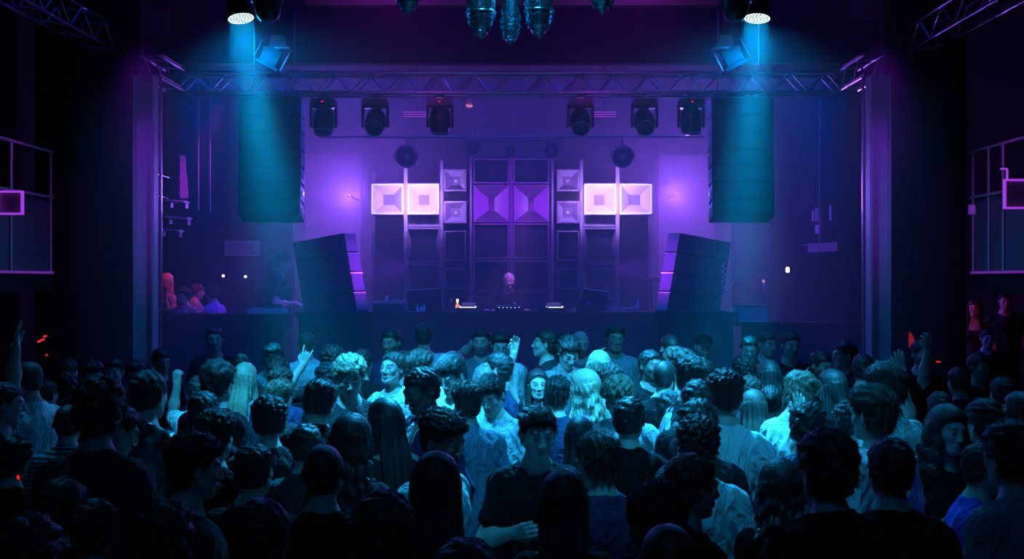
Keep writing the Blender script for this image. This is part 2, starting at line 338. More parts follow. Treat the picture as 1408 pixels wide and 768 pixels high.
# bright beam lamps
def par(label, p, aim):
    d = (aim-p).normalized(); q = d.to_track_quat('-Z', 'Y').to_euler()
    t = thing('par_lamp', label, 'stage lamp', p, q, 'bright cyan beam lamps'); R = .125
    MB().lathe([(R*.35, .20), (R*.8, .17), (R*1.04, .05), (R*1.06, -.01), (R*.98, -.012)], n=36).build('housing', 'plastic_black', t, smooth=True)
    MB().lathe([(R*.985, .0), (R*.985, -.006)], n=36).build('lens_plate', 'led_ring', t)
    a = MB()
    for ring, n in ((0, 1), (.24, 6), (.46, 12), (.68, 18), (.90, 26)):
        for i in range(n):
            an = 2*PI*i/n + ring; a.lathe([(.0138, 0), (.010, -.006), (.003, -.008)], (R*ring*math.cos(an), R*ring*math.sin(an), -.006), 8)
    a.build('led_array', 'led_white', t)
    MB().torus((0, 0, .06), R*1.22, .009, Matrix.Rotation(PI/2, 3, 'X'), a0=0, a1=PI).build('yoke', 'steel', t)
    MB().tube((0, 0, .06+R*1.2), (0, 0, .9), .012).build('hanging_pole', 'steel_paint', t)
par('blazing cyan beam lamp hung above the side of the stage with the paper sign', PAR[0], PAR_AIM[0])
par('blazing cyan beam lamp hung above the side of the stage with the grey case', PAR[1], PAR_AIM[1])
# dark bodies and the cyan-lit moving heads beside them
for s in (-1, 1):
    nm = ['the sign side beam', 'the case side beam'][s > 0]
    p = P([370, 1009][s > 0], 30, 9.6)
    t = thing('follow_spot', 'large dark barrel lamp hanging at the top edge beside '+nm, 'stage lamp', p, (0, s*.08, 0))
    MB().lathe([(.02, -.0), (.07, .01), (.10, .05), (.125, .17), (.135, .25), (.12, .6)], n=32).build('housing', 'plastic_black', t, smooth=True)
    MB().torus((0, 0, .19), .135, .008).build('rim', 'plastic_black', t, smooth=True); MB().tube((0, 0, .55), (0, 0, 1.6), .02).build('hanging_pole', 'steel_paint', t)
    p = P([383, 997][s > 0], 52, 10.9)
    t = thing('profile_lamp', 'tilted square-fronted profile lamp with a pale lit hood next to '+nm, 'stage lamp', p)
    MB().tube((0, 0, .7), (0, 0, .02), .012).build('hanging_pole', 'steel_paint', t)
    MB().prism([(-.06, -.05, .02), (.06, -.05, .02), (.085, -.05, -.09), (-.085, -.05, -.09)], (0, .12, 0)).build('hood', 'cabinet_side', t, bevel=.004)
    MB().box((0, 0, -.115), (.26, .16, .022)).build('bracket', 'steel', t, bevel=.004)
    M = Matrix.Rotation(-s*math.radians(28), 3, 'Y')
    MB().box(M @ Vector((0, 0, -.11)) + Vector((0, 0, -.10)), (.20, .20, .17), M).build('housing', 'plastic_black', t, bevel=.015, smooth=True)
    MB().box(M @ Vector((0, -.0, -.215)) + Vector((0, 0, -.10)), (.25, .23, .03), M).build('front_frame', 'plastic_black', t, bevel=.006)
    for q in (-1, 1): MB().tube(M @ Vector((q*.15, -.1, -.0)) + Vector((0, 0, -.10)), M @ Vector((q*.15, -.1, -.20)) + Vector((0, 0, -.10)), .006).build('barn_door_arm', 'steel', t)

# mirrored bullet pendants
def pendant(label, x, ytip, Yd, R, L):
    p = P(x, ytip, Yd); t = thing('pendant_lamp', label, 'pendant', p, group='mirrored bullet pendants')
    prof = [(.004, 0), (R*.45, R*.42), (R*.78, R*.85), (R*.97, R*1.45), (R, R*2.2), (R, L)]
    MB().lathe(prof, n=26).build('shade', 'mirror', t)
    MB().torus((0, 0, R*.45), R*.47, .004).build('tip_ring', 'alu', t, smooth=True)
    MB().torus((0, 0, R*1.9), R*1.06, .005).build('middle_ring', 'alu', t, smooth=True)
    r = random.Random(int(x)); st = MB()
    for i in range(70):
        a = r.random()*2*PI; z = R*(.5+r.random()*3); k = min(1, .5+.5*z/(R*1.5))
        M = Matrix.Rotation(a, 3, 'Z') @ Matrix.Rotation(r.uniform(-.7, .7), 3, 'Y'); st.box((R*k*1.0*math.cos(a), R*k*1.0*math.sin(a), z), (.008, .014, .020), M)
    st.build('mirror_facets', 'mirror', t)['kind'] = 'stuff'
    MB().tube((0, 0, L), (0, 0, RT-p.z), .008).build('cord', 'plastic_black', t)
pendant('mirrored bullet pendant, the large one towards the sign side', 661, 55, 9.0, .118, .9)
pendant('mirrored bullet pendant, the large one towards the case side', 741, 53, 9.0, .118, .9)
pendant('slimmer mirrored bullet pendant hanging lowest between the two large ones', 702, 62, 9.6, .085, .9)
pendant('small mirrored pendant cut by the top edge, towards the sign side', 560, 21, 9.3, .115, .6)
pendant('small mirrored pendant cut by the top edge, towards the case side', 828, 20, 9.3, .115, .6)
spot('pendant_spot', (0, 6.6, 5.6), (0, 9.1, 4.9), 18, CYAN_S, 50, 1, .05)

# ---------------------------------------------------------------- hung line arrays
def line_array(s):
    nm = ['the sign', 'the grey case'][s > 0]
    n = 7; x = [-2.93, 2.79][s > 0]; z = P(0, 134, 13.2).z; hh = .205
    y = 13.2; tilt = -2.0
    for i in range(n):
        words_ = ['topmost', 'second', 'third', 'middle', 'fifth', 'sixth', 'lowest'][i]
        t = thing('line_array_cabinet', f'{words_} loudspeaker of the hung array on the side of {nm}', 'loudspeaker', (x, y, z), (math.radians(tilt), 0, s*math.radians(-4)), 'hung line array loudspeakers')
        W, D, H = .735, .46, hh
        MB().prism([(-W/2, 0, 0), (-W/2, D, -.02), (-W/2, D, -H+.02), (-W/2, 0, -H+.006)], (W, 0, 0)).build('cabinet', 'cabinet_black', t, bevel=.004)
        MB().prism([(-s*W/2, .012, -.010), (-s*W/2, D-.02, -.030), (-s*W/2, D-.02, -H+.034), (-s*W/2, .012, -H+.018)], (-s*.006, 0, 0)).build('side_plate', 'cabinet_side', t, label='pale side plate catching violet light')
        MB().box((0, -.008, -H/2), (W-.03, .016, H-.03)).build('grille', 'grille', t)
        MB().box((-s*(W/2+.012), D*.45, -H/2), (.012, .10, .05)).build('handle', 'steel', t)
        a = math.radians(tilt); y += -math.sin(a)*-hh*0 + math.sin(-a)*0; z -= hh*math.cos(a); y += hh*math.sin(-a)*-1*.6
        tilt -= [0, .8, 1.2, 1.6, 2.2, 2.8, 3][i]
    t = thing('flying_frame', f'steel flying frame that carries the hung array on the side of {nm}', 'frame', (x, 13.25, P(0, 134, 13.2).z+.005))
    MB().box((0, .2, .03), (.70, .44, .05)).build('frame', 'steel_paint', t, bevel=.005)
    for q in (-1, 1): MB().tube((q*.25, .2, .05), (q*.25, .2, 1.1), .010).build('hanging_cable', 'steel', t)
line_array(-1); line_array(1)

# leaning stacks on the counter
def ground_stack(s):
    nm = ['the sign side', 'the case side'][s > 0]
    # lower inner-front corner and lean, in the stack's own frame (x: along the grille towards the outside)
    p = P(704+s*(704-490), 427, 14.35)
    H = .262; lean = math.radians(9.5)*s
    base = Vector((p.x, 14.35, CT))
    up = Vector((math.sin(-0)+s*math.sin(abs(lean))*1.0, -.02, math.cos(lean)))
    gx = Vector((s*math.cos(math.radians(36)), math.sin(math.radians(36)), 0)); gx = (gx - up*(gx.dot(up))*.9).normalized()      # along the grille, outwards
    dx = Vector((-s*math.sin(math.radians(62)), math.cos(math.radians(62)), 0))     # into the cabinet, towards the centre
    for i in range(4):
        words_ = ['bottom', 'second from the bottom', 'third from the bottom', 'topmost'][i]
        t = thing('stacked_speaker', f'{words_} loudspeaker of the leaning stack on {nm} of the counter', 'loudspeaker', base + up*H*i, group='leaning stacked loudspeakers')
        W = .98; D = .17; h = H-.008
        z = Vector((0, 0, 0)); fr = [z, gx*W, gx*W + up*h, up*h]
        MB().prism([v+z for v in fr], dx*D).build('cabinet', 'cabinet_black', t)
        # pale end plate
        e = [z, dx*D, dx*D + up*h, up*h]; off = -gx*.006
        c0 = sum(e, Vector())/4
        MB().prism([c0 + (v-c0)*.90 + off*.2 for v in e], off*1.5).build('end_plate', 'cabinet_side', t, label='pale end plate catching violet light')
        MB().prism([up*(h-.012) + off, dx*D + up*(h-.012) + off, dx*D + up*h + off, up*h + off], off*1.2).build('edge_strip', 'alu', t)
        nrm = gx.cross(up).normalized()*(-s)
        if nrm.y > 0: nrm = -nrm
        g = [gx*.03 + up*.02, gx*(W-.03) + up*.02, gx*(W-.03) + up*(h-.02), gx*.03 + up*(h-.02)]
        MB().prism(g, nrm*.012).build('grille', 'grille', t)
        M = nrm.to_track_quat('Z', 'Y').to_matrix()
        for u in (.28, .68): MB().torus(gx*W*u + up*h*.5 + nrm*.013, .085, .006, M).build('driver_ring', 'plastic_black', t, smooth=True)
ground_stack(-1); ground_stack(1)

# ---------------------------------------------------------------- the speaker wall
WY = 17.0; K = WY/F
def rect_frame(x0, y0, x1, y1, w, d0, d1, mb=None):
    """frame lying in the wall plane, in metres around the centre"""
    mb = mb or MB(); X, Z = (x1-x0)/2, (y1-y0)/2
    for c, dm in (((0, (d0+d1)/2, Z-w/2), (2*X, abs(d1-d0), w)), ((0, (d0+d1)/2, -Z+w/2), (2*X, abs(d1-d0), w)), ((X-w/2, (d0+d1)/2, 0), (w, abs(d1-d0), 2*Z-2*w)), ((-X+w/2, (d0+d1)/2, 0), (w, abs(d1-d0), 2*Z-2*w))): mb.box(c, dm)
    return mb
def funnel(W, H, tw, th_, D, wallt=.008):
    mb = MB(); o = [(-W/2, 0, -H/2), (W/2, 0, -H/2), (W/2, 0, H/2), (-W/2, 0, H/2)]; i = [(-tw/2, D, -th_/2), (tw/2, D, -th_/2), (tw/2, D, th_/2), (-tw/2, D, th_/2)]
    m_ = [tuple(a*.55+b*.45 + (0 if k != 1 else D*.10) for k, (a, b) in enumerate(zip(p, q))) for p, q in zip(o, i)]
    m_ = [(p[0], D*.52, p[2]) for p in m_]
    mb._put(o+m_+i, [(k, (k+1) % 4, 4+(k+1) % 4, 4+k) for k in range(4)] + [(4+k, 4+(k+1) % 4, 8+(k+1) % 4, 8+k) for k in range(4)])
    # outer skin gives the flare its thickness
    mb._put([(x*1.02, y+wallt, z*1.02) for x, y, z in o]+[(x*1.03, y, z*1.03) for x, y, z in i], [(k, 4+k, 4+(k+1) % 4, (k+1) % 4) for k in range(4)])
    return mb
def horn_speaker(label, x0, x1, y0, y1, kind, depth=.30, group=None, front=WY):
    k = front/F; W, H = (x1-x0)*k, (y1-y0)*k
    c = P((x0+x1)/2, (y0+y1)/2, front)
    t = thing('horn_speaker' if kind != 'bass' else 'bass_cabinet', label, 'loudspeaker', c, group=group)
    bx = MB()
    bx.box((0, depth/2+.12, H/2-.006), (W, depth+.2, .012)); bx.box((0, depth/2+.12, -H/2+.006), (W, depth+.2, .012))
    bx.box((W/2-.006, depth/2+.12, 0), (.012, depth+.2, H-.024)); bx.box((-W/2+.006, depth/2+.12, 0), (.012, depth+.2, H-.024)); bx.box((0, depth+.22, 0), (W-.02, .012, H-.02))
    bx.build('cabinet', 'cabinet_black' if kind != 'glow' else 'cabinet_edge', t)
    if kind == 'glow':
        rect_frame(0, 0, W+.02, H+.02, .018, -.012, .03).build('frame', 'horn_pale', t); rect_frame(0, 0, W-.012, H-.012, .010, -.020, -.012).build('led_edge', 'rim_lilac', t, label='glowing lilac LED edge')
        funnel(W-.03, H-.03, W*.28, H*.28, .20).build('horn', 'horn_pale', t)
        MB().box((0, .205, 0), (W*.29, .01, H*.29)).build('throat', 'throat', t)
        rect_frame(0, 0, W*.36, H*.36, .016, .185, .20).build('throat_frame', 'horn_dark', t)
    elif kind == 'small':
        rect_frame(0, 0, W+.01, H+.01, .022, -.012, .03).build('frame', 'cabinet_edge', t); rect_frame(0, 0, W-.006, H-.006, .006, -.017, -.012).build('led_edge', 'rim_violet', t, label='violet LED edge')
        funnel(W-.04, H-.04, W*.42, H*.42, .13).build('horn', 'cabinet_side', t)
        MB().box((0, .135, 0), (W*.44, .01, H*.44)).build('throat', 'horn_dark', t)
        MB().lathe([(.026, 0), (.018, .012), (.004, .016)], (0, .128, 0), 16, Matrix.Rotation(PI/2, 3, 'X')).build('tweeter', 'white_plastic', t, smooth=True)
    elif kind == 'centre':
        rect_frame(0, 0, W, H, .012, -.010, .02).build('frame', 'cabinet_edge', t)
        mb = MB(); X, Z, tx, tz, D = W/2-.012, H/2-.012, W*.085, H*.17, .24
        mb._put([(-X, 0, -Z), (-tx, D, -tz), (-tx, D, tz), (-X, 0, Z)], [(0, 1, 2, 3)]); mb._put([(X, 0, -Z), (X, 0, Z), (tx, D, tz), (tx, D, -tz)], [(0, 1, 2, 3)])
        mb._put([(-X-.01, .01, -Z), (-tx-.01, D+.01, -tz), (-tx-.01, D+.01, tz), (-X-.01, .01, Z)], [(3, 2, 1, 0)]); mb._put([(X+.01, .01, -Z), (X+.01, .01, Z), (tx+.01, D+.01, tz), (tx+.01, D+.01, -tz)], [(3, 2, 1, 0)])
        mb.build('side_flare', 'horn_pale', t, label='pale side flares')
        mb = MB(); mb._put([(-X, 0, Z), (X, 0, Z), (tx, D, tz), (-tx, D, tz)], [(0, 1, 2, 3)]); mb._put([(-X, 0, -Z), (-tx, D, -tz), (tx, D, -tz), (X, 0, -Z)], [(0, 1, 2, 3)])
        mb._put([(-X, 0.01, Z+.01), (X, 0.01, Z+.01), (tx, D+.01, tz+.01), (-tx, D+.01, tz+.01)], [(3, 2, 1, 0)])
        mb.build('top_and_bottom_flare', 'horn_dark', t)
        MB().box((0, D+.01, 0), (tx*2.2, .02, tz*2.2)).build('throat', 'plastic_black', t)
    elif kind == 'bass':
        rect_frame(0, 0, W, H, .020, -.012, .03).build('frame', 'cabinet_edge', t)
        n = 8; X, Z = W/2-.02, H/2-.02
        # curved waveguide sides behind the frame
        for q in ((-1, 1) if depth == .35 else ()):
            g = MB(); prof = [(q*(X-.045*math.sin(PI*i/n)), .03+.05*math.sin(PI*i/n), -Z+2*Z*i/n) for i in range(n+1)]
            m_ = len(prof); vv = [(q*X, .01, p_[2]) for p_ in prof] + prof + [(q*X, .08, p_[2]) for p_ in prof]
            g._put(vv, [(k, k+1, m_+k+1, m_+k) for k in range(m_-1)] + [(m_+k, m_+k+1, 2*m_+k+1, 2*m_+k) for k in range(m_-1)]); g.build('waveguide', 'cabinet_side', t, smooth=True)
        MB().box((0, .12, 0), (W-.03, .012, H-.03)).build('grille', 'grille', t)
        MB().lathe([(min(W, H)*.36, 0), (min(W, H)*.33, .01), (min(W, H)*.12, .06), (.01, .05)], (0, .105, 0), 28, Matrix.Rotation(-PI/2, 3, 'X')).build('woofer', 'plastic_black', t, smooth=True)
    return t
for s in (-1, 1):
    nm = ['sign', 'grey case'][s > 0]
    mx = lambda a, b: (a, b) if s < 0 else (1407-b, 1407-a)
    a, b = mx(511, 554); horn_speaker(f'outermost brightly glowing square horn, towards the {nm} side', a, b, 253, 294, 'glow', group='glowing square horns')
    a, b = mx(561, 603); horn_speaker(f'inner brightly glowing square horn, towards the {nm} side', a, b, 253, 294, 'glow', group='glowing square horns')
    a, b = mx(611, 641)
    horn_speaker(f'small square horn, uppermost of the narrow column towards the {nm} side', a, b, 233, 262, 'small', .2, 'small square horns')
    horn_speaker(f'small square horn directly below the uppermost one towards the {nm} side', a, b, 277, 306, 'small', .2, 'small square horns')
    horn_speaker(f'dim mid speaker, third in the narrow column towards the {nm} side', a, b, 317, 358, 'bass', .25, 'dim narrow cabinets')
    horn_speaker(f'dim mid speaker, lowest in the narrow column towards the {nm} side', a, b, 368, 397, 'bass', .25, 'dim narrow cabinets')
    a, b = mx(559, 605)
    horn_speaker(f'wide framed bass cabinet below the glowing horn towards the {nm} side', a, b, 313, 360, 'bass', .35, 'wide bass cabinets')
    horn_speaker(f'wide bass cabinet at table height towards the {nm} side', a, b, 362, 410, 'bass', .35, 'wide bass cabinets')
    for (c0_, c1_), yy, nm_, yb in ((mx(559, 605), 410, 'wide', 0), (mx(609, 643), 398, 'narrow', 233), (mx(511, 554), 296, 'tall', 0), ((651, 700) if s < 0 else (706, 755), 402, 'centre', 0)):
        q0, q1 = P(c0_, yy, WY), P(c1_, yy, WY)
        pl = thing('speaker_plinth', f'dark plinth under the {nm_} speaker column towards the {nm} side', 'plinth', ((q0.x+q1.x)/2, WY+.25, SZ))
        MB().box((0, 0, (q0.z-SZ-.004)/2), (q1.x-q0.x-.01, .36, q0.z-SZ-.004)).build('body', 'paint_black', pl, bevel=.004)
        if yb: zt_ = P(0, yb, WY).z; MB().box((0, .20, (zt_-SZ)/2), (q1.x-q0.x, .03, zt_-SZ)).build('backing_board', 'cabinet_black', pl)
    # the shelf board the inner horn sits on
    pp = P((a+b)/2, 303, WY+.2); kk = (WY)/F
    bk = thing('horn_bracket', f'pale bracket board under the inner glowing horn towards the {nm} side', 'bracket', pp)
    MB().box((0, .05, 0), (46*kk, .03, 16*kk)).build('board', 'cabinet_side', bk); MB().prism([(-.235, -.15, .09), (.235, -.15, .09), (.10, -.02, .055), (-.10, -.02, .055)], (0, .12, 0)).build('cradle', 'cabinet_black', bk)
    a, b = (651, 700) if s < 0 else (706, 755)
    for y0_, y1_, kd, ww in ((218, 252, 'bass', 'top dark bass cabinet'), (254, 305, 'centre', 'tall-throated horn with two pale flares'), (307, 355, 'bass', 'dark bass cabinet just below the flared horn'), (358, 401, 'bass', 'framed bass cabinet behind the DJ')):
        horn_speaker(f'{ww}, centre column on the {nm} side', a, b, y0_, y1_, kd, .38, 'centre column cabinets')
    for xx, y0_, y1_, ww, lab in ((513.5, 236, 430, 4, 'outermost pale upright post behind the glowing horns, {} side'), (558, 229, 430, 5, 'bright upright post between the two glowing horns, {} side'), (607.5, 220, 430, 4.2, 'upright post beside the narrow horn column, {} side'), (647.5, 213, 430, 3, 'upright post at the edge of the centre cabinets, {} side')):
        xx = xx if s < 0 else 1407-xx
        p = P(xx, y0_, WY+.06); k = (WY+.06)/F
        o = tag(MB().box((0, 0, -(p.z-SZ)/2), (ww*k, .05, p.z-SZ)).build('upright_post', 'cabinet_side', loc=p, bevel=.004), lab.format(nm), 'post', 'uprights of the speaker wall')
o = tag(MB().box((0, 0, -(P(0, 213, WY).z-SZ)/2), (.045, .05, P(0, 213, WY).z-SZ)).build('upright_post', 'cabinet_side', loc=P(703, 213, WY+.08), bevel=.004), 'centre upright post between the two middle cabinet columns', 'post', 'uprights of the speaker wall')
o = tag(MB().box((0, 0, 0), (108*K, .05, .03)).build('cross_beam', 'cabinet_side', loc=P(703, 214, WY+.08), bevel=.004), 'thin horizontal beam along the top of the centre cabinets', 'beam')
for s in (-1, 1):   # flood lamps that light the outer horns, small side tables behind
    p = HORN_LAMPS[s > 0]; t = thing('flood_lamp', ['tiny flood lamp glowing in haze beside the outermost horn on the sign side', 'tiny flood lamp glowing in haze beside the outermost horn on the grey case side'][s > 0], 'stage lamp', p)
    MB().lathe([(.02, 0), (.035, .03), (.03, .07)], (0, .03, 0), 16, Matrix.Rotation(-PI/2, 3, 'X')).build('housing', 'paint_black', t, smooth=True); MB().tube((0, .1, 0), (0, RB-p.y, 0), .008).build('arm', 'paint_black', t)
    for z in (0,):
        q = P(704+s*199, 384, 16.6)
        t = thing('side_shelf', ['small shelf arm beside the leaning stack on the sign side', 'small shelf arm beside the leaning stack on the case side'][s > 0], 'shelf', (q.x, 16.6, SZ))
        MB().box((0, 0, q.z-SZ), (.22, .3, .03)).build('board', 'cabinet_side', t, bevel=.004); MB().tube((-s*.09, 0, 0), (-s*.09, 0, q.z-SZ+.1), .025).build('post', 'cabinet_side', t)
# ---------------------------------------------------------------- on the counter: the DJ's equipment
TZ = CT
def on_counter(x, Y): return Vector(((x-CX)*Y/F, Y, TZ))
def player(label, x, Y):
    p = on_counter(x, Y); t = thing('media_player', label, 'media player', p, group='DJ players')
    MB().box((0, 0, .03), (.30, .36, .06)).build('body', 'plastic_black', t, bevel=.008)
    MB().lathe([(.105, 0), (.105, .012), (.09, .016), (.01, .016)], (0, -.03, .06), 32).build('jog_wheel', 'steel', t, smooth=True)
    MB().box((0, .14, .085), (.18, .06, .03), Matrix.Rotation(.4, 3, 'X')).build('screen', 'screen', t)
    MB().box((0, -.182, .055), (.22, .006, .010)).build('front_light', 'dot_white', t)
    for q in (-1, 1): MB().lathe([(.008, 0), (.008, .01)], (q*.10, -.165, .06), 10).build('button', 'dot_white', t)
player('DJ player with a thin white light strip, at the elbow on the orange lamp side', 644, 14.35)
player('DJ player with a thin white light strip, at the elbow on the slanted laptop side', 762, 14.35)
p = on_counter(700, 14.35); t = thing('dj_mixer', 'black DJ mixer with a row of small lit knobs below the DJ', 'mixer', p)
MB().box((0, 0, .035), (.36, .36, .07)).build('body', 'plastic_black', t, bevel=.006)
r = random.Random(4)
for i in range(9):
    for j in range(3): MB().lathe([(.008, 0), (.006, .018), (.003, .019)], (-.15+i*.0375, -.14+j*.07, .07), 10).build('knob', 'cabinet_edge' if (i+j) % 3 else 'white_plastic', t)
for i in range(6): MB().box((-.13+i*.052, -.182, .05+r.random()*.012), (.012, .006, .008)).build('indicator', 'dot_white', t)
def laptop(label, x, Y, s, w=.40, h=.29):
    p = on_counter(x, Y); t = thing('laptop', label, 'laptop', p, (0, 0, s*.5))
    MB().box((0, .12, .01), (w, .28, .02)).build('base', 'plastic_black', t, bevel=.004)
    M = Matrix.Rotation(.25, 3, 'X') @ Matrix.Rotation(s*.22, 3, 'Y')
    MB().box(M @ Vector((0, -.02, h/2)) + Vector((0, 0, .02)), (w, .016, h), M).build('screen_lid', 'plastic_black', t, bevel=.004)
    MB().box(M @ Vector((0, -.02, h+.003)) + Vector((0, 0, .02)), (w*.95, .018, .006), M).build('lid_edge', 'white_plastic', t)
    MB().box(M @ Vector((s*-.12, -.030, h*.3)) + Vector((0, 0, .02)), (.06, .003, .07), M).build('sticker', 'cloth_violet' if s > 0 else 'plastic_black', t)
laptop('wide black screen lid standing open beside the row of small bottles', 586, 14.35, -.3, .46, .28)
laptop('slanted black laptop lid with a violet sticker, between the player and the tangled cable', 813, 14.35, .6, .36, .27)
def bottle(label, x, Y, h, m='glass_dark', r0=.026, group=None, cap='white_plastic'):
    p = on_counter(x, Y); t = thing('bottle', label, 'bottle', p, group=group)
    MB().lathe([(r0*.9, 0), (r0, .01), (r0, h*.55), (r0*.45, h*.75), (r0*.4, h*.95)], n=16).build('body', m, t, smooth=True)
    MB().lathe([(r0*.5, h*.93), (r0*.5, h), (r0*.3, h*1.01)], n=12).build('cap', cap, t)
for i, (x, h, l) in enumerate(((574, .085, 'first'), (579, .07, 'second'), (583, .10, 'last'))): bottle(f'small pale bottle before the wide screen lid, {l} of three towards the DJ', x, 14.05+.03*i, h, 'white_plastic', .020, 'small bottles before the wide screen')
bottle('lone violet-lit bottle beyond the tangled cable on the case side', 877, 14.2, .155, 'cloth_light', .028)
bottle('slim bottle standing between the flat player box and the wide screen lid', 556, 14.2, .16, 'horn_dark', .030)
p = on_counter(629, 14.2); t = thing('table_lamp', 'small glowing orange table lamp standing on the counter', 'lamp', p)
MB().lathe([(.03, 0), (.03, .01), (.008, .015), (.008, .03)], n=16).build('foot', 'plastic_black', t)
MB().lathe([(.012, .03), (.026, .05), (.028, .08), (.012, .105)], n=16).build('globe', 'dot_orange', t, smooth=True); MB().lathe([(.006, .105), (.016, .14), (.016, .155), (.006, .165)], n=16).build('finial', 'lamp_amber', t, smooth=True)
p = on_counter(535, 14.3); t = thing('turntable', 'turntable on a raised box next to the leaning stack on the sign side', 'turntable', p)
MB().box((0, 0, .05), (.40, .34, .10)).build('riser_box', 'plastic_black', t, bevel=.006); MB().box((0, 0, .113), (.38, .32, .022)).build('plinth', 'cabinet_side', t, bevel=.004)
MB().lathe([(.13, 0), (.13, .012), (.01, .014)], (-.03, 0, .125), 32).build('platter', 'plastic_black', t); MB().lathe([(.018, 0), (.02, .05), (.012, .07)], (-.03, 0, .137), 14).build('tonearm_base', 'white_plastic', t); MB().tube((.13, .1, .15), (.05, -.08, .15), .006).build('tonearm', 'steel', t)
def cable(name, label, pts, r, m, cat='cable'):
    return tag(MB().path([Vector(q) for q in pts], r).build(name, m, smooth=True), label, cat)
a = on_counter(858, 14.1)
cable('cable', 'tangled violet-lit cable heap on the counter between laptop and lone bottle', [(a.x-.2+.4*i/40+.04*math.sin(i*1.7), 14.1+.05*math.cos(i*2.3), TZ+.015+.022*(1+math.sin(i*1.1))) for i in range(41)], .007, 'cabinet_side')
a = on_counter(610, 14.25)
cable('cable', 'arched cable standing at the edge of the wide screen lid', [(a.x-.06+.05*math.sin(i*.12), 14.3, TZ+.20*math.cos(i*.13)+0*i) for i in range(12)], .004, 'white_plastic')
t = thing('microphone', 'thin gooseneck microphone leaning beside the orange lamp', 'microphone', on_counter(619, 14.2))
MB().path([(0, 0, 0), (.005, 0, .06), (.015, 0, .12)], .004).build('gooseneck', 'steel', t); MB().lathe([(.004, 0), (.010, .02), (.008, .04)], (.015, 0, .12), 12).build('head', 'white_plastic', t, smooth=True)
for i, (x, m, l) in enumerate(((789, 'white_plastic', 'white cup standing between the player strip and the slanted laptop'), (736, 'cabinet_edge', 'small cup beside the hand of the DJ on the laptop side'))):
    t = thing('cup', l, 'cup', on_counter(x, 14.1)); MB().lathe([(.020, 0), (.026, .055), (.024, .055), (.018, .006)], n=16, cap=False).build('wall', m, t, smooth=True); MB().lathe([(.02, 0), (.02, .004)], n=16).build('base', m, t)
t = thing('headphones', 'black headphones lying between the player and the small cup', 'headphones', on_counter(748, 14.12)); MB().torus((0, 0, .055), .045, .005, Matrix.Rotation(PI/2, 3, 'X'), a0=0, a1=PI).build('headband', 'cabinet_edge', t)
for q in (-1, 1): MB().lathe([(.02, -.012), (.026, 0), (.02, .012)], (q*.045, 0, .04), 14, Matrix.Rotation(PI/2, 3, 'Y')).build('ear_cup', 'plastic_black', t)

# ---------------------------------------------------------------- stage side with the paper sign
q = P(330.5, 341, 16.8)
struct(MB().box((-4.3, 17.0, RT/2), (1.8, .1, RT)).build('wall_stage_left', 'wall_dark')); struct(MB().box((4.4, 17.9, RT/2), (1.6, .1, RT)).build('wall_stage_right', 'wall_dark'))
t = thing('paper_sign', 'pale rectangular notice with faint lines of lettering fixed to the dark wall', 'sign', (q.x, 16.93, q.z)); W, H = 49*16.93/F, 21.5*16.93/F
MB().box((0, 0, 0), (W, .01, H)).build('sheet', 'paper', t)
r = random.Random(9); ink = MB()
for row, (zz, n, hh) in enumerate(((.062, 12, .030), (.015, 16, .018), (-.02, 14, .012), (-.075, 5, .014))):
    for i in range(n):
        if r.random() < .85: ink.box((-W*.36 + W*.72*(i+.5)/n, -.006, zz), (W*.72/n*r.uniform(.3, .8), .003, hh*r.uniform(.5, 1)))
ink.build('lettering', 'ink', t)
for x, y, l in ((307, 379, 'small warm round lamp on the dark wall, the one nearer the red lit corner'), (337.5, 380, 'small warm round lamp on the dark wall, below the middle of the paper sign')):
    p = P(x, y, 16.8); t = thing('wall_lamp', l, 'lamp', p); MB().lathe([(.026, -.01), (.026, .002)], (0, .0, 0), 16, Matrix.Rotation(PI/2, 3, 'X')).build('bezel', 'steel', t); MB().lathe([(.008, .018), (.019, .008), (.021, 0)], (0, -.0, 0), 16, Matrix.Rotation(PI/2, 3, 'X')).build('globe', 'dot_warm', t, smooth=True)
for x, y1, l in ((273, 289, 'thin vertical pole hanging nearer to the torn violet banner'), (289, 291, 'thin vertical pole hanging on the beam side of its twin')):
    a = P(x, y1, 14.5); tag(MB().tube((a.x, 14.5, a.z), (a.x, 14.5, RT), .010).build('hanging_pole', 'cabinet_side', smooth=True), l, 'pole')
a = P(247, 213, 14.8); b = P(259, 272, 14.8); r = random.Random(3); n = 10
L_ = [(a.x+.006*r.random(), 0, a.z+(b.z-a.z)*i/n) for i in range(n+1)]; R_ = [(a.x+.07+.045*i/n+.02*(r.random()-.5), 0, a.z+(b.z-a.z)*i/n) for i in range(n+1)]
tag(MB().prism([Vector(v) for v in L_+R_[::-1]], (0, .012, 0)).build('torn_banner', 'tarp', loc=(0, 14.8, 0)), 'torn narrow violet-lit banner hanging behind the steel column', 'banner')
for i, (y0_, xl, xr, l) in enumerate(((276, 228, 254, 'uppermost'), (299, 226, 258, 'middle'), (316, 217, 246, 'lowest'))):
    p = P((xl+xr)/2, y0_, 14.6); t = thing('wall_shelf', f'{l} of the violet-edged shelves below the torn banner', 'shelf', p, (0, .06, 0), 'violet-edged shelves'); W = (xr-xl)*14.6/F
    MB().box((0, .1, 0), (W, .25, .03)).build('board', 'cabinet_side', t, bevel=.006)
    for q in (-.4, .4): MB().box((W*q, .16, -.05), (.02, .12, .07)).build('bracket', 'steel_paint', t)
for i, (y0_, l) in enumerate(((240, 'upper'), (269, 'lower'))):
    a = P(215, y0_-1, 12.02); b = P(232, y0_+4, 12.6); tag(MB().tube(a, b, .007).build('rail', 'alu', smooth=True), f'{l} short thin rail running back from the steel column beside the banner', 'rail')
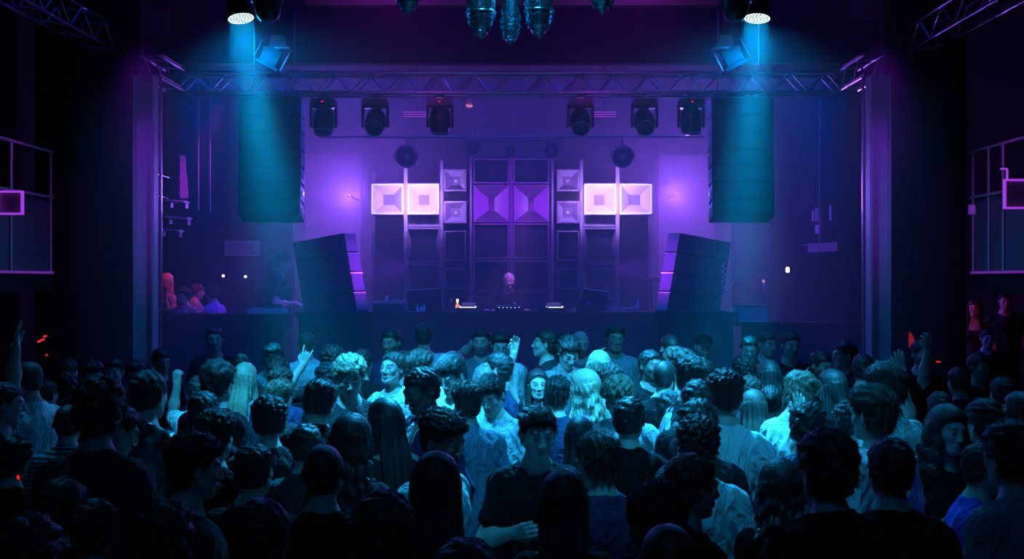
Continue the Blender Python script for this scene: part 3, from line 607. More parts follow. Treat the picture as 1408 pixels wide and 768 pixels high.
# box of records / draped desk in front of the technician
p = P(367, 432, 14.2); t = thing('equipment_desk', 'low draped equipment desk with silver top edge in front of the technician', 'desk', (p.x, 14.25, P(0, 432, 14).z))
MB().box((0, 0, .035), (.48, .30, .07)).build('body', 'case_grey', t, bevel=.01); MB().box((-.08, -.1, .078), (.24, .06, .012)).build('top_strip', 'alu', t); MB().box((.12, -.1, .076), (.10, .05, .010)).build('top_strip', 'alu', t); MB().box((.02, .05, .10), (.3, .12, .05)).build('device', 'plastic_black', t, bevel=.006)

# ---------------------------------------------------------------- stage side with the grey case
zt = P(0, 443, 14.0).z
p = P(1035.5, 443, 14.05); t = thing('equipment_case', 'grey-blue equipment case on the barrier with cables lying on its lid', 'case', (p.x, 14.05, zt)); W, H = 45*14/F, 21.5*14/F
MB().box((0, .12, H/2), (W, .3, H)).build('body', 'case_grey', t, bevel=.006)
for q in (-1, 1): MB().box((q*(W/2-.01), -.032, H/2), (.014, .008, H-.01)).build('edge_profile', 'steel_paint', t)
MB().box((0, .12, H+.006), (W+.01, .31, .012)).build('lid', 'plastic_black', t); MB().box((-.06, -.035, H*.5), (.09, .01, .02)).build('handle', 'steel', t)
cable('cable', 'loose cable lying along the front edge of the grey case lid', [(p.x-.19+.38*i/24, 14.02+.015*math.sin(i), zt+H+.018+.006*math.sin(i*1.3)) for i in range(25)], .004, 'cabinet_side')
t = thing('tape_roll', 'small pink tape roll lying on the grey case', 'tape', (p.x+.02, 14.1, zt+H+.012)); MB().torus((0, 0, .014), .018, .010, n=20).build('roll', 'cloth_violet', t)
t = thing('tripod_light', 'slim stand with a stacked pink glowing tube above the grey case', 'lamp', (P(1051, 0, 14.4).x, 14.4, SZ))
p0 = Vector((0, 0, P(0, 403, 14.4).z-SZ)); zz = p0.z
MB().path([(-.09, 0, 0), (0, 0, zz)], .008).build('leg', 'steel_paint', t); MB().path([(.09, 0, 0), (.01, 0, zz)], .008).build('leg', 'steel_paint', t); MB().path([(0, .12, 0), (.0, 0, zz)], .008).build('leg', 'steel_paint', t)
MB().tube((.01, 0, zz), (-.01, 0, zz+.15), .013).build('tube', 'cloth_violet', t); MB().lathe([(.014, 0), (.018, .02), (.012, .04)], (-.012, 0, zz+.14), 12).build('lamp_head', 'dot_pink', t, smooth=True)
t = thing('beacon_lamp', 'white and amber beacon lamp on a bent pole at the stage side', 'lamp', (P(1076, 0, 14.4).x, 14.4, zt-.0))
h_ = P(0, 371, 14.4).z-zt
MB().path([(-.02, 0, -(zt-SZ)), (-.03, 0, .2), (.07, 0, .38), (.065, 0, h_-.06)], .007).build('pole', 'steel_paint', t); MB().lathe([(.020, -.030), (.024, -.026), (.024, -.004)], (.066, 0, h_), 14).build('lower_lens', 'dot_warm', t); MB().lathe([(.026, .0), (.026, .012)], (.066, 0, h_-.004), 14).build('ring', 'lamp_amber', t); MB().lathe([(.024, .012), (.022, .038), (.014, .042)], (.066, 0, h_-.004), 14).build('upper_lens', 'dot_warm', t)
for x, y1, tx, l in ((1010, 382, 1010, 'straight grey pole hanging beside the leaning stack on the case side'), (1057, 372, 1063, 'thin slanting cable hanging above the pink glowing tube')):
    a = P(x, y1, 14.6); b = P(tx, 150, 14.6); b.z = RT; tag(MB().tube(a, b, .013 if x < 1020 else .006).build('hanging_pole' if x < 1020 else 'hanging_cable', 'cabinet_edge', smooth=True), l, 'pole' if x < 1020 else 'cable')
pts = [P(x, y, 14.5) for x, y in ((991, 408), (998, 405), (1004, 395), (1008, 388), (1013, 383), (1020, 381))]
cable('cable', 'bright looping cable rising from the leaning stack to the grey pole', pts, .010, 'cabinet_side')
r = random.Random(5); pts = [P(995+3*math.sin(i*1.9), 360+i*2.2, 14.5) + Vector((0, .03*math.cos(i), 0)) for i in range(20)]
cable('cable', 'knotted cable bundle hanging at the back of the leaning stack on the case side', pts, .008, 'cabinet_side')
# shelves right of it
p = P(1131, 340, 13.8); t = thing('wall_shelf', 'broad violet shelf fascia fixed behind the steel column on the case side', 'shelf', p, (0, -.05, 0)); W = 40*13.8/F
MB().box((0, 0, 0), (W, .03, .115)).build('fascia', 'cabinet_side', t, bevel=.004); MB().box((0, .15, .05), (W, .3, .02)).build('board', 'plastic_black', t); MB().box((-.06, -.017, 0), (.008, .004, .11)).build('seam', 'plastic_black', t)
for x, y0_, y1_, w, l in ((1118, 290, 304, 2, 'slim violet strip, nearest to the lamp beam of the objects above the shelf'), (1123, 286, 304, 4, 'violet-lit box hung above the shelf fascia'), (1124, 309, 321, 5, 'faint box hung just under the violet-lit box'), (1142, 282, 303, 2, 'thin violet strip between pole and steel column')):
    a = P(x, y1_, 14.0); hgt = (y1_-y0_)*14/F
    t = thing('hanging_box', l, 'box', a); MB().box((0, 0, hgt/2), (w*14/F, .04, hgt)).build('body', 'tarp', t, bevel=.003); MB().tube((0, 0, hgt), (0, 0, RT-a.z), .003).build('cord', 'plastic_black', t)
a = P(1129, 345, 13.85); tag(MB().tube((a.x, 13.9, a.z+.1), (a.x, 13.9, RT), .012).build('hanging_pole', 'steel_paint', smooth=True), 'dim vertical pole above the broad violet shelf fascia', 'pole')
spot('shelf_violet', (3.4, 13.3, 3.6), (3.95, 13.8, 2.8), 34, PURPLE, 50, 1, .05); spot('banner_violet', (-3.6, 13.6, 4.6), (-4.4, 14.8, 3.6), 110, MAGENTA, 34, 1, .05)

# ---------------------------------------------------------------- galleries at both sides
def gallery(s):
    X = s*5.2; Y0, Y1 = 7.0, 12.35
    zf = CAMZ + .013*5.2; z1 = CAMZ + .178*5.2; z2 = CAMZ + .277*5.2
    nm = ['beside the red light dots', 'above the red-lit onlookers'][s > 0]
    struct(MB().box((s*6.35, (Y0+Y1)/2, zf-.1), (2.3, Y1-Y0, .2)).build('floor_gallery', 'floor_black'))
    t = thing('gallery_railing', f'violet-lit gallery railing {nm}', 'railing', (X, Y0, zf))
    L = Y1-Y0
    MB().tube((0, 0, z2-zf), (0, L, z2-zf), .016).build('top_rail', 'rail_paint', t, smooth=True)
    MB().tube((0, 0, z1-zf), (0, L, z1-zf), .018).build('middle_rail', 'rail_paint', t, smooth=True)
    MB().box((0, L/2, .01), (.02, L, .025)).build('edge_strip', 'tube_faint', t, label='violet light strip on the floor edge')  # violet light along the floor edge put in as glow
    for y in ((11.55, 11.9) if s > 0 else (11.33,)): MB().tube((0, y-Y0, 0), (0, y-Y0, z2-zf), .013).build('post', 'rail_paint', t, smooth=True)
    for y in (8.2, 9.8, 12.3): MB().tube((0, y-Y0, 0), (0, y-Y0, z2-zf), .013).build('post', 'rail_paint', t, smooth=True)
    MB().box((s*.03, L/2, (z1-zf)/2), (.02, L, z1-zf-.05)).build('infill_panel', 'horn_dark', t)
    # framed picture box on the rail, the violet light on it put in as glow
    x0_, x1_, y0_, y1_ = (0, 28, 262, 295) if s < 0 else (1384, 1420, 246, 287)
    p = P((x0_+x1_)/2, (y0_+y1_)/2, 10.9)
    f = thing('illuminated_panel', f'violet glowing rectangular frame hung on the railing {nm}', 'light frame', p); W, H = (x1_-x0_+8)*10.9/F, (y1_-y0_)*10.9/F
    rect_frame(0, 0, W, H, .018, -.02, .02).build('frame', 'tube_violet', f); MB().box((0, .03, 0), (W, .01, H)).build('panel', 'horn_dark', f)
    spot('gallery_violet', (s*4.7, 11.0, zf+1.6), (s*5.3, 11.7, zf+.7), 9, MAGENTA, 90, 1, .05)
gallery(-1); gallery(1)
p = P(1367, 232, 11.4); t = thing('illuminated_panel', 'small broken violet corner frame above the middle rail of the gallery', 'light frame', p); MB().box((.10, 0, -.0), (.07, .02, .015)).build('top_bar', 'tube_violet', t); MB().box((.135, 0, -.13), (.016, .02, .25)).build('side_bar', 'tube_violet', t)  # violet light on both bars put in as glow
p = P(1336, 288, 11.6); t = thing('wall_plaque', 'small violet-lit square plaque on the gallery front', 'plaque', p); MB().box((0, 0, 0), (.065, .02, .095)).build('plate', 'tube_faint', t); rect_frame(0, 0, .075, .105, .006, -.014, -.010).build('frame', 'rail_paint', t)  # plate glows in place of violet light falling on it

# red lights
p = P(1254, 467, 12.355); t = thing('exit_light', 'narrow red glowing panel beside the bearded onlooker', 'light', p); MB().prism([(-.03, 0, .09), (.0, 0, .07), (.035, 0, -.02), (.03, 0, -.09), (-.03, 0, -.08)], (0, .02, 0)).build('panel', 'sign_red', t); rect_frame(0, 0, .08, .19, .004, .02, .03).build('frame', 'plastic_black', t)
for i, (x, y, w, l) in enumerate(((1290, 497, 6, 'small red light bar beside the raised arm, the upper one'), (1312, 509, 5, 'small red light bar behind the raised arm, the lower one'), (62, 462, 5, 'red light dot highest of the cluster in the dark'), (58, 467, 7, 'red light bar in the middle of the dark cluster'), (54, 469, 5, 'faint red light bar at the end of the dark cluster'), (64, 488, 2.5, 'single red light dot below the dark cluster'), (25, 656, 3, 'tiny orange light low in the crowd beside the white sleeve'))):
    Yd = 12.37 if y < 600 else 4.9; p = P(x, y, Yd)
    t = thing('light_dot', l, 'light', p); M = Matrix.Rotation(-.3*(i > 1), 3, 'Y')
    MB().box((0, 0, 0), (w*Yd/F, .01, .022 if i > 1 else .016), M).build('lens', 'dot_red', t, bevel=.003); MB().box((0, .012, 0), (w*Yd/F+.01, .012, .03), M).build('housing', 'plastic_black', t)
spot('red_corner', (-4.35, 15.1, 3.3), (-4.85, 15.5, 2.2), 40, RED, 90, 1, .05)
spot('red_corner', (5.6, 14.2, 2.5), (6.5, 15.2, 1.9), 9, RED, 90, 1, .05)

# ---------------------------------------------------------------- haze
hz = MB().box((0, 14.45, 3.2), (8.3, 8.7, 6.6)).build('haze', 'paint_black'); hz['kind'] = 'stuff'; hz['label'] = 'thin haze hanging over the stage'
m = bpy.data.materials.new('haze'); m.use_nodes = True; nt = m.node_tree; nt.nodes.clear()
out = nt.nodes.new('ShaderNodeOutputMaterial'); vs_ = nt.nodes.new('ShaderNodeVolumeScatter'); vs_.inputs['Density'].default_value = HAZE; vs_.inputs['Anisotropy'].default_value = .0; vs_.inputs['Color'].default_value = (1, 1, 1, 1)
nt.links.new(vs_.outputs[0], out.inputs['Volume']); hz.data.materials[0] = m; hz.location = (0, 0, 0)
# ---------------------------------------------------------------- figures
# A figure is a field of blended volumes turned into one continuous surface.
def fine_axis(lo, hi, coarse, zones):
    """grid coordinates from lo to hi: coarse steps, finer ones inside the zones (a, b, step)"""
    out = [lo]; x = lo
    while x < hi:
        st = coarse
        for a, b, s in zones:
            if a - coarse <= x <= b: st = min(st, s)
        x += st; out.append(x)
    return np.array(out, np.float32)

class Field:
    def __init__(s, X, Y, Z):
        s.X, s.Y, s.Z = X, Y, Z
        s.F = np.full((len(X), len(Y), len(Z)), 0.3, np.float32)
    def sub(s, lo, hi, m):
        sl = []
        for A, a, b in ((s.X, lo[0], hi[0]), (s.Y, lo[1], hi[1]), (s.Z, lo[2], hi[2])):
            i0 = max(0, int(np.searchsorted(A, a - m)) - 1); i1 = min(len(A), int(np.searchsorted(A, b + m)) + 1)
            if i1 <= i0: return None
            sl.append(slice(i0, i1))
        x = s.X[sl[0]][:, None, None]; y = s.Y[sl[1]][None, :, None]; z = s.Z[sl[2]][None, None, :]
        return tuple(sl), x, y, z
    def mix(s, sl, d, k, op):
        a = s.F[sl]
        if op < 0: d = -d; r = -smin(-a, -d, k)
        else: r = smin(a, d, k)
        s.F[sl] = r
    def cone(s, p, q, r0, r1, k=0.02, op=1, flat=None):
        p = np.array(p, np.float32); q = np.array(q, np.float32); R = max(r0, r1)
        t = s.sub(np.minimum(p, q) - R, np.maximum(p, q) + R, k + 0.035)
        if t is None: return
        sl, x, y, z = t
        d = q - p; L = float(d @ d) + 1e-9
        h = np.clip(((x-p[0])*d[0] + (y-p[1])*d[1] + (z-p[2])*d[2]) / L, 0, 1)
        dx, dy, dz = x-p[0]-h*d[0], y-p[1]-h*d[1], z-p[2]-h*d[2]
        s.mix(sl, np.sqrt(dx*dx + dy*dy + dz*dz) - (r0 + h*(r1-r0)), k, op)
    def ell(s, c, r, k=0.02, M=None, op=1):
        c = np.array(c, np.float32); R = max(r)
        e = np.array([R]*3) if M is not None else np.array(r)
        t = s.sub(c - e, c + e, k + 0.035)
        if t is None: return
        sl, x, y, z = t
        x = x-c[0]; y = y-c[1]; z = z-c[2]
        if M is not None:   # columns of M are the ellipsoid's axes
            x, y, z = (x*M[0][0]+y*M[1][0]+z*M[2][0], x*M[0][1]+y*M[1][1]+z*M[2][1], x*M[0][2]+y*M[1][2]+z*M[2][2])
        k0 = np.sqrt((x/r[0])**2 + (y/r[1])**2 + (z/r[2])**2)
        k1 = np.sqrt((x/r[0]**2)**2 + (y/r[1]**2)**2 + (z/r[2]**2)**2) + 1e-6
        s.mix(sl, k0*(k0-1)/k1, k, op)

def smin(a, b, k):
    h = np.maximum(k - np.abs(a-b), 0) / k
    return np.minimum(a, b) - h*h*k*0.25

def nets(F, X, Y, Z):
    """surface of F = 0 on a rectilinear grid -> vertices, quads"""
    S = F < 0
    nx, ny, nz = F.shape
    cid = lambda i, j, k: (i*(ny-1) + j)*(nz-1) + k
    ids, pts, quads = [], [], []
    A = (X, Y, Z)
    for ax in range(3):
        lo = [slice(None)]*3; hi = [slice(None)]*3
        lo[ax] = slice(0, -1); hi[ax] = slice(1, None)
        a = S[tuple(lo)]; b = S[tuple(hi)]
        I = np.nonzero(a != b)
        i = list(I); o1, o2 = (ax+1) % 3, (ax+2) % 3
        n = (nx, ny, nz)
        ok = (i[o1] > 0) & (i[o1] < n[o1]-1) & (i[o2] > 0) & (i[o2] < n[o2]-1)
        i = [v[ok] for v in i]
        j = list(i); j[ax] = j[ax] + 1
        f0 = F[tuple(i)]; f1 = F[tuple(j)]
        t = f0 / (f0 - f1)
        P = np.stack([A[q][i[q]] for q in range(3)], 1).astype(np.float64)
        P[:, ax] += t * (A[ax][j[ax]] - A[ax][i[ax]])
        c = []
        for d1, d2 in ((0, 0), (-1, 0), (-1, -1), (0, -1)):
            m = list(i); m[o1] = m[o1] + d1; m[o2] = m[o2] + d2
            cc = cid(*m); c.append(cc); ids.append(cc); pts.append(P)
        q = np.stack(c, 1)
        inside = S[tuple(i)]
        q[~inside] = q[~inside][:, ::-1]
        quads.append(q)
    ids = np.concatenate(ids); pts = np.concatenate(pts); quads = np.concatenate(quads)
    u, inv = np.unique(ids, return_inverse=True)
    cnt = np.bincount(inv).astype(np.float64)
    V = np.stack([np.bincount(inv, pts[:, q]) / cnt for q in range(3)], 1)
    return V, np.searchsorted(u, quads)

def relax(V, Q, n=1, w=0.5):
    for _ in range(n):
        acc = np.zeros_like(V); cnt = np.zeros(len(V))
        for a, b in ((0, 1), (1, 2), (2, 3), (3, 0)):
            for s, t in ((a, b), (b, a)):
                for q in range(3): acc[:, q] += np.bincount(Q[:, s], V[Q[:, t], q], len(V))
                cnt += np.bincount(Q[:, s], None, len(V))
        V = V*(1-w) + w*acc/np.maximum(cnt, 1)[:, None]
    return V

def np_mesh(name, V, Q, mats=1, idx=None, smooth=True):
    me = bpy.data.meshes.new(name)
    me.vertices.add(len(V)); me.vertices.foreach_set('co', np.asarray(V, np.float32).ravel())
    k = Q.shape[1]
    me.loops.add(len(Q)*k); me.loops.foreach_set('vertex_index', Q.ravel().astype(np.int32))
    me.polygons.add(len(Q)); me.polygons.foreach_set('loop_start', (np.arange(len(Q))*k).astype(np.int32))
    for i in range(mats): me.materials.append(None)
    if idx is not None: me.polygons.foreach_set('material_index', idx.astype(np.int32))
    me.polygons.foreach_set('use_smooth', np.full(len(Q), smooth))
    me.update(calc_edges=True)
    return me

def wave_noise(x, y, z, f, seed, n=5, warp=0.0):
    r = np.random.RandomState(seed); out = 0
    for i in range(n):
        d = r.normal(size=3); d /= np.linalg.norm(d); ff = f*(0.7+0.6*r.rand()); ph = r.rand()*6.28
        out = out + np.sin(ff*(x*d[0]+y*d[1]+z*d[2]) + ph)
    return out / n

def rot_z(a):
    c, s = math.cos(a), math.sin(a); return np.array([[c, -s, 0], [s, c, 0], [0, 0, 1.0]])
def rot_x(a):
    c, s = math.cos(a), math.sin(a); return np.array([[1.0, 0, 0], [0, c, -s], [0, s, c]])
def rot_y(a):
    c, s = math.cos(a), math.sin(a); return np.array([[c, 0, s], [0, 1.0, 0], [-s, 0, c]])

# arm poses for the +x arm: elbow, wrist, direction of the hand, palm normal, finger style
ARMS = {
 'down':  ((.255,-.045,1.145), (.27,.05,.90), (0,.15,-1), (-1,0,0), 'relaxed'),
 'hold':  ((.25,-.03,1.14), (.155,.20,1.215), (-.45,.75,.25), (-.8,-.5,.1), 'grip'),
 'chest': ((.25,-.01,1.16), (.10,.205,1.27), (-.7,.45,.5), (-.4,-.9,0), 'grip'),
 'raise': ((.335,.09,1.42), (.30,.13,1.68), (-.05,.05,1), (.1,.95,.1), 'open'),
 'high':  ((.29,.10,1.67), (.23,.13,1.92), (-.1,.05,1), (.1,.95,.1), 'pinch'),
 'horns': ((.40,.02,1.40), (.235,.06,1.64), (-.35,.0,.95), (0,1,0), 'horns'),
 'fist':  ((.30,.12,1.45), (.27,.14,1.70), (0,0,1), (0,1,0), 'fist'),
 'reach': ((.37,-.10,1.49), (.52,-.24,1.62), (.85,-.35,.1), (.1,-.1,-1), 'open'),
 'desk':  ((.31,-.02,1.15), (.255,.22,1.13), (-.15,1,-.15), (-.1,-.15,-1), 'relaxed'),
 'fold':  ((.26,.02,1.16), (.02,.20,1.20), (-1,.1,.1), (0,-1,0), 'relaxed'),
 'straight': ((.24,.05,1.72), (.21,.07,1.98), (-.15,.1,1), (0,1,0), 'flat'),
}
FINGERS = {  # curl of each finger (index..little), thumb curl
 'open': ((.12,.1,.16,.3), .25), 'relaxed': ((.45,.55,.6,.65), .4), 'grip': ((1.0,1.05,1.1,1.15), .8),
 'fist': ((1.6,1.6,1.6,1.6), 1.2), 'horns': ((.08,1.55,1.55,.1), .9), 'pinch': ((.9,.5,.35,.2), .7), 'flat': ((.2,.2,.25,.3), .5),
}
def unit(v): v = np.array(v, float); return v/np.linalg.norm(v)

def hand(f, w, hd, pn, style, side, g=1.0, only_bounds=False):
    """palm, four fingers of different lengths, a thumb from the side of the palm"""
    w = np.array(w, float); Z = unit(hd); N = unit(pn); N = unit(N - Z*(N @ Z))   # N: the way the palm faces
    X = np.cross(Z, N)                                                            # towards the thumb for side=+1
    X = X * (-side)
    curls, tc = FINGERS[style]
    T = lambda a, b, c: w + g*(X*a + N*b + Z*c)
    if only_bounds: return T(0, 0, .09)
    spread = {'open': .16, 'horns': .16, 'flat': .08, 'pinch': .10}.get(style, .03)
    f.cone(T(0,0,-.03), T(0,0,.01), .026*g, .024*g, .02)
    for i, (fx, ln) in enumerate(((.030, .072), (.010, .080), (-.010, .074), (-.029, .058))):
        kn = T(fx, 0, .088 - .004*abs(i-1))
        f.cone(T(fx*.62, 0, .012), kn, .0155*g, .0115*g, .012)
        a = -(fx)*spread/.03
        c = 0.0; p = kn
        for sgi, (fr, r0, r1) in enumerate(((.46, .0102, .0092), (.31, .0092, .0083), (.23, .0083, .0068))):
            c += curls[i]*(.55, .85, .6)[sgi]
            d = (Z*math.cos(c) + N*math.sin(c))
            d = unit(d + X*(-a if True else 0)*math.cos(c))
            q = p + d*ln*fr*g
            f.cone(p, q, r0*g, r1*g, .004 if sgi else .006); p = q
    t0 = T(.024, .004, .022); t1 = T(.046, .012+.012*tc, .052-.004*tc); t2 = T(.056-.018*tc, .014+.028*tc, .082-.012*tc); t3 = T(.060-.04*tc, .016+.036*tc, .104-.02*tc)
    f.cone(t0, t1, .016*g, .0125*g, .014); f.cone(t1, t2, .0118*g, .0105*g, .005); f.cone(t2, t3, .0105*g, .0082*g, .004)

HEAD_C = (0, .022, 1.662)
def head_frame(hy, hp, lean=0.0):
    M = rot_z(-math.radians(hy)) @ rot_x(-math.radians(hp))
    base = np.array([0, .0, 1.545]); up = rot_z(-math.radians(hy)) @ rot_x(-math.radians(hp*.9)) @ np.array([0, .022, .117])
    return M, base + up

def head_volumes(f, M, c, fem):
    T = lambda x, y, z: c + M @ np.array([x, y, z])
    w = .95 if fem else 1.0
    f.ell(T(0,-.014,.028), (.076*w,.097,.086), .03, M)
    f.ell(T(0,.030,-.034), (.0575*w,.062,.074), .035, M)
    for s in (-1, 1):
        f.cone(T(s*.047*w,.008,-.052), T(s*.022,.062,-.094), .019, .017, .03)
        f.ell(T(s*.036*w,.064,-.020), (.021,.019,.018), .026, M)
    f.ell(T(0,.070,-.097), (.021*w,.019,.018), .02, M)
    f.cone(T(-.030,.084,.020), T(.030,.084,.020), .011, .011, .022)
    for s in (-1, 1):
        f.ell(T(s*.0315,.1045,.0), (.018,.0150,.0115), .012, M, op=-1)
        f.ell(T(s*.031,.0785,.0), (.0135,.0135,.0135), .003, M)
        f.cone(T(s*.045,.079,.008), T(s*.018,.088,.008), .0042, .0048, .005)      # upper lid
    f.cone(T(0,.092,.012), T(0,.110,-.030), .0075, .0110, .014)
    for s in (-1, 1): f.ell(T(s*.0120,.100,-.036), (.0085,.0105,.0075), .006, M)
    f.cone(T(-.019,.086,-.0625), T(0,.0965,-.0600), .0050, .0066, .006); f.cone(T(.019,.086,-.0625), T(0,.0965,-.0600), .0050, .0066, .006)
    f.cone(T(-.016,.086,-.0705), T(0,.0950,-.0715), .0052, .0076, .006); f.cone(T(.016,.086,-.0705), T(0,.0950,-.0715), .0052, .0076, .006)
    for s in (-1, 1):
        Me = M @ rot_z(s*.35) @ rot_x(-.15)
        f.ell(T(s*.081*w,-.008,-.004), (.0075,.0195,.031), .006, Me)
        f.ell(T(s*.088*w,-.004,.000), (.006,.0105,.018), .004, Me, op=-1)

_cache = {}
def axes_for(armL, armR, fine_head, M, c, step=.010):
    zx, zy, zz = [], [], []
    if fine_head:
        zx.append((-.095+c[0], .095+c[0], step)); zy.append((c[1]-.115, c[1]+.125, step)); zz.append((c[2]-.125, c[2]+.12, step))
    return zx, zy, zz

def body_geo(fem, armL, armR, hy, hp, lod=0):
    key = ('b', fem, armL, armR, hy, hp, lod)
    if key in _cache: return _cache[key]
    M, c = head_frame(hy, hp)
    zx, zy, zz = axes_for(armL, armR, True, M, c, (.0036, .0062)[lod])
    pts = [np.array([.3,.22,1.8]), np.array([-.3,-.22,0])]
    for nm, sd in ((armL, -1), (armR, 1)):
        e, w, hd, pn, st = ARMS[nm]
        m = np.array([sd, 1, 1])
        hc = hand(None, np.array(w)*m, np.array(hd)*m, np.array(pn)*m, st, sd, only_bounds=True)
        pts += [hc+.12, hc-.12, np.array(e)*m+.07, np.array(e)*m-.07]
        if nm != 'down':
            stp = .0042 if nm in ('hold', 'chest', 'fold', 'desk') else .0036
            zx.append((hc[0]-.085, hc[0]+.085, stp)); zy.append((hc[1]-.06, hc[1]+.07, stp)); zz.append((hc[2]-.12, hc[2]+.11, stp))
    lo = np.min(pts, 0); hi = np.max(pts, 0)
    f = Field(fine_axis(lo[0], hi[0], .013, zx), fine_axis(lo[1], hi[1], .013, zy), fine_axis(-.03, max(hi[2], c[2]+.14), .014, zz))
    torso(f, fem, 0.0)
    f.cone((0,-.012,1.43), (0,-.004,1.50), .062 if not fem else .05, .055 if not fem else .046, .05)
    nk = c + M @ np.array([0, -.018, -.05])
    f.cone((0,-.006,1.48), nk, .054 if not fem else .045, .052 if not fem else .044, .03)
    head_volumes(f, M, c, fem)
    arms(f, fem, armL, armR, 0.0, 1.0, hands=True)
    legs(f, fem, 0.0)
    V, Q = nets(f.F, f.X, f.Y, f.Z)
    V = relax(V, Q, 1, .35)
    # faces by place on the head: eye, lip, brow, beard area, scalp
    C = V[Q].mean(1); L = (C - c) @ M
    idx = np.zeros(len(Q), int)
    front = L[:, 1] > .05
    jaw = (L[:, 1] > -.005) & (L[:, 2] < -.030 - .0*L[:, 1]) & (L[:, 2] > -.128) & (np.abs(L[:, 0]) < .078) & ~((np.abs(L[:, 0]) < .030) & (L[:, 2] > -.047)) & ~((L[:, 2] > -.05) & (L[:, 1] > .045) & (np.abs(L[:, 0]) < .048))
    idx[jaw] = 4
    lip = front & (L[:, 1] > .083) & (np.abs(L[:, 0]) < .0195) & (L[:, 2] < -.0575) & (L[:, 2] > -.0745); idx[lip] = 2
    eye = front & (np.hypot(np.abs(L[:, 0])-.031, (L[:, 2]+.001)*1.7) < .0115); idx[eye] = 1
    idx[eye & (np.hypot(np.abs(L[:, 0])-.031, L[:, 2]+.001) < .0052)] = 6
    brow = front & (np.abs(L[:, 2]-.0235-.10*(.031-np.abs(np.abs(L[:, 0])-.031))) < .0048) & (np.abs(np.abs(L[:, 0])-.031) < .019); idx[brow] = 3
    scalp = (L[:, 2] > hairline(L[:, 1])) & (np.linalg.norm(L, axis=1) < .14) & (L[:, 2] > -.09); idx[scalp & (idx == 0)] = 5
    me = np_mesh('person_body', V, Q, 7, idx)
    _cache[key] = (me, M, c)
    return _cache[key]

def torso(f, fem, t):
    if fem:
        f.ell((0,-.005,.955), (.172+t,.122+t,.125+t), .06)
        f.ell((0,.0,1.12), (.122+t,.092+t,.16), .08)
        f.ell((0,-.004,1.305), (.148+t,.105+t,.15+t), .06)
        for s in (-1, 1): f.ell((s*.072,.085,1.275), (.062+t,.052+t,.060+t), .04)
        f.cone((-.125,-.008,1.405), (.125,-.008,1.405), .040+t*.8, .040+t*.8, .05)
        for s in (-1, 1): f.cone((s*.03,-.02,1.46), (s*.128,-.012,1.418), .030+t*.6, .028+t*.6, .04)
    else:
        f.ell((0,-.005,.965), (.160+t,.115+t,.12+t), .06)
        f.ell((0,.005,1.12), (.142+t,.105+t,.16), .08)
        f.ell((0,-.002,1.295), (.162+t,.116+t,.160+t), .06)
        f.ell((0,.035,1.33), (.135+t,.085+t,.09+t), .05)
        f.ell((0,-.045,1.36), (.14+t,.075+t,.09+t), .05)
        f.cone((-.145,-.01,1.405), (.145,-.01,1.405), .050+t*.8, .050+t*.8, .05)
        for s in (-1, 1): f.cone((s*.03,-.02,1.475), (s*.150,-.012,1.425), .040+t*.6, .036+t*.6, .04)
    f.cone((0,-.02,1.42), (0,-.012,1.475), .085+t*.6, .056+t*.3, .07)

def arms(f, fem, armL, armR, t, upto, hands=False, flare=0.0):
    g = .92 if fem else 1.0; sx = .146 if fem else .168
    for nm, sd in ((armL, -1), (armR, 1)):
        e, w, hd, pn, st = ARMS[nm]; m = np.array([sd, 1, 1])
        e = np.array(e)*m; w = np.array(w)*m; up = max(0, e[2]-1.3)
        sh = np.array([sd*sx, -.008, 1.402 + min(.045, up*.14)])
        if fem: e = e - np.array([sd*.02, 0, 0]); w = w - np.array([sd*.02, 0, 0])
        r = np.array([.056, .044, .036, .026])*g
        f.ell(sh, (.051*g+t*.9,)*3, .04)
        if upto < 1:
            q = sh + (e-sh)*upto
            f.cone(sh, q, r[0]*.93+t*.85, r[0]*.85+t*.6+flare, .035)
        else:
            f.cone(sh, e, r[0]*.93+t*.85, r[1]*.9+t*.8, .035)
        if upto >= 1:
            fw = w if hands else e + (w-e)*min(1, (upto-1))
            f.cone(e, e + (fw-e)*.35, r[1]*.92+t, r[1]*.95+t, .02)
            f.cone(e + (fw-e)*.35, fw, r[1]*.95+t, r[3]+t+flare, .03)
        if hands: hand(f, w, np.array(hd)*m, np.array(pn)*m, st, sd, g)

def legs(f, fem, t):
    for s in (-1, 1):
        h = (s*.088, 0, .93); k = (s*.105, .012, .50); a = (s*.115, -.02, .085)
        f.cone(h, k, .088+t, .058+t, .05); f.cone(k, (s*.11, -.02, .36), .056+t, .058+t, .03)
        f.cone((s*.11, -.02, .36), a, .057+t, .040+t*1.6, .03)
        if t == 0: f.cone(a, (s*.120, .11, .034), .034, .022, .03)

def hairline(y):
    return np.interp(y, [-.12, -.085, -.05, -.025, -.008, .012, .03, .05, .085, .11], [-.082, -.078, -.070, -.040, .024, .010, .018, .046, .064, .072])

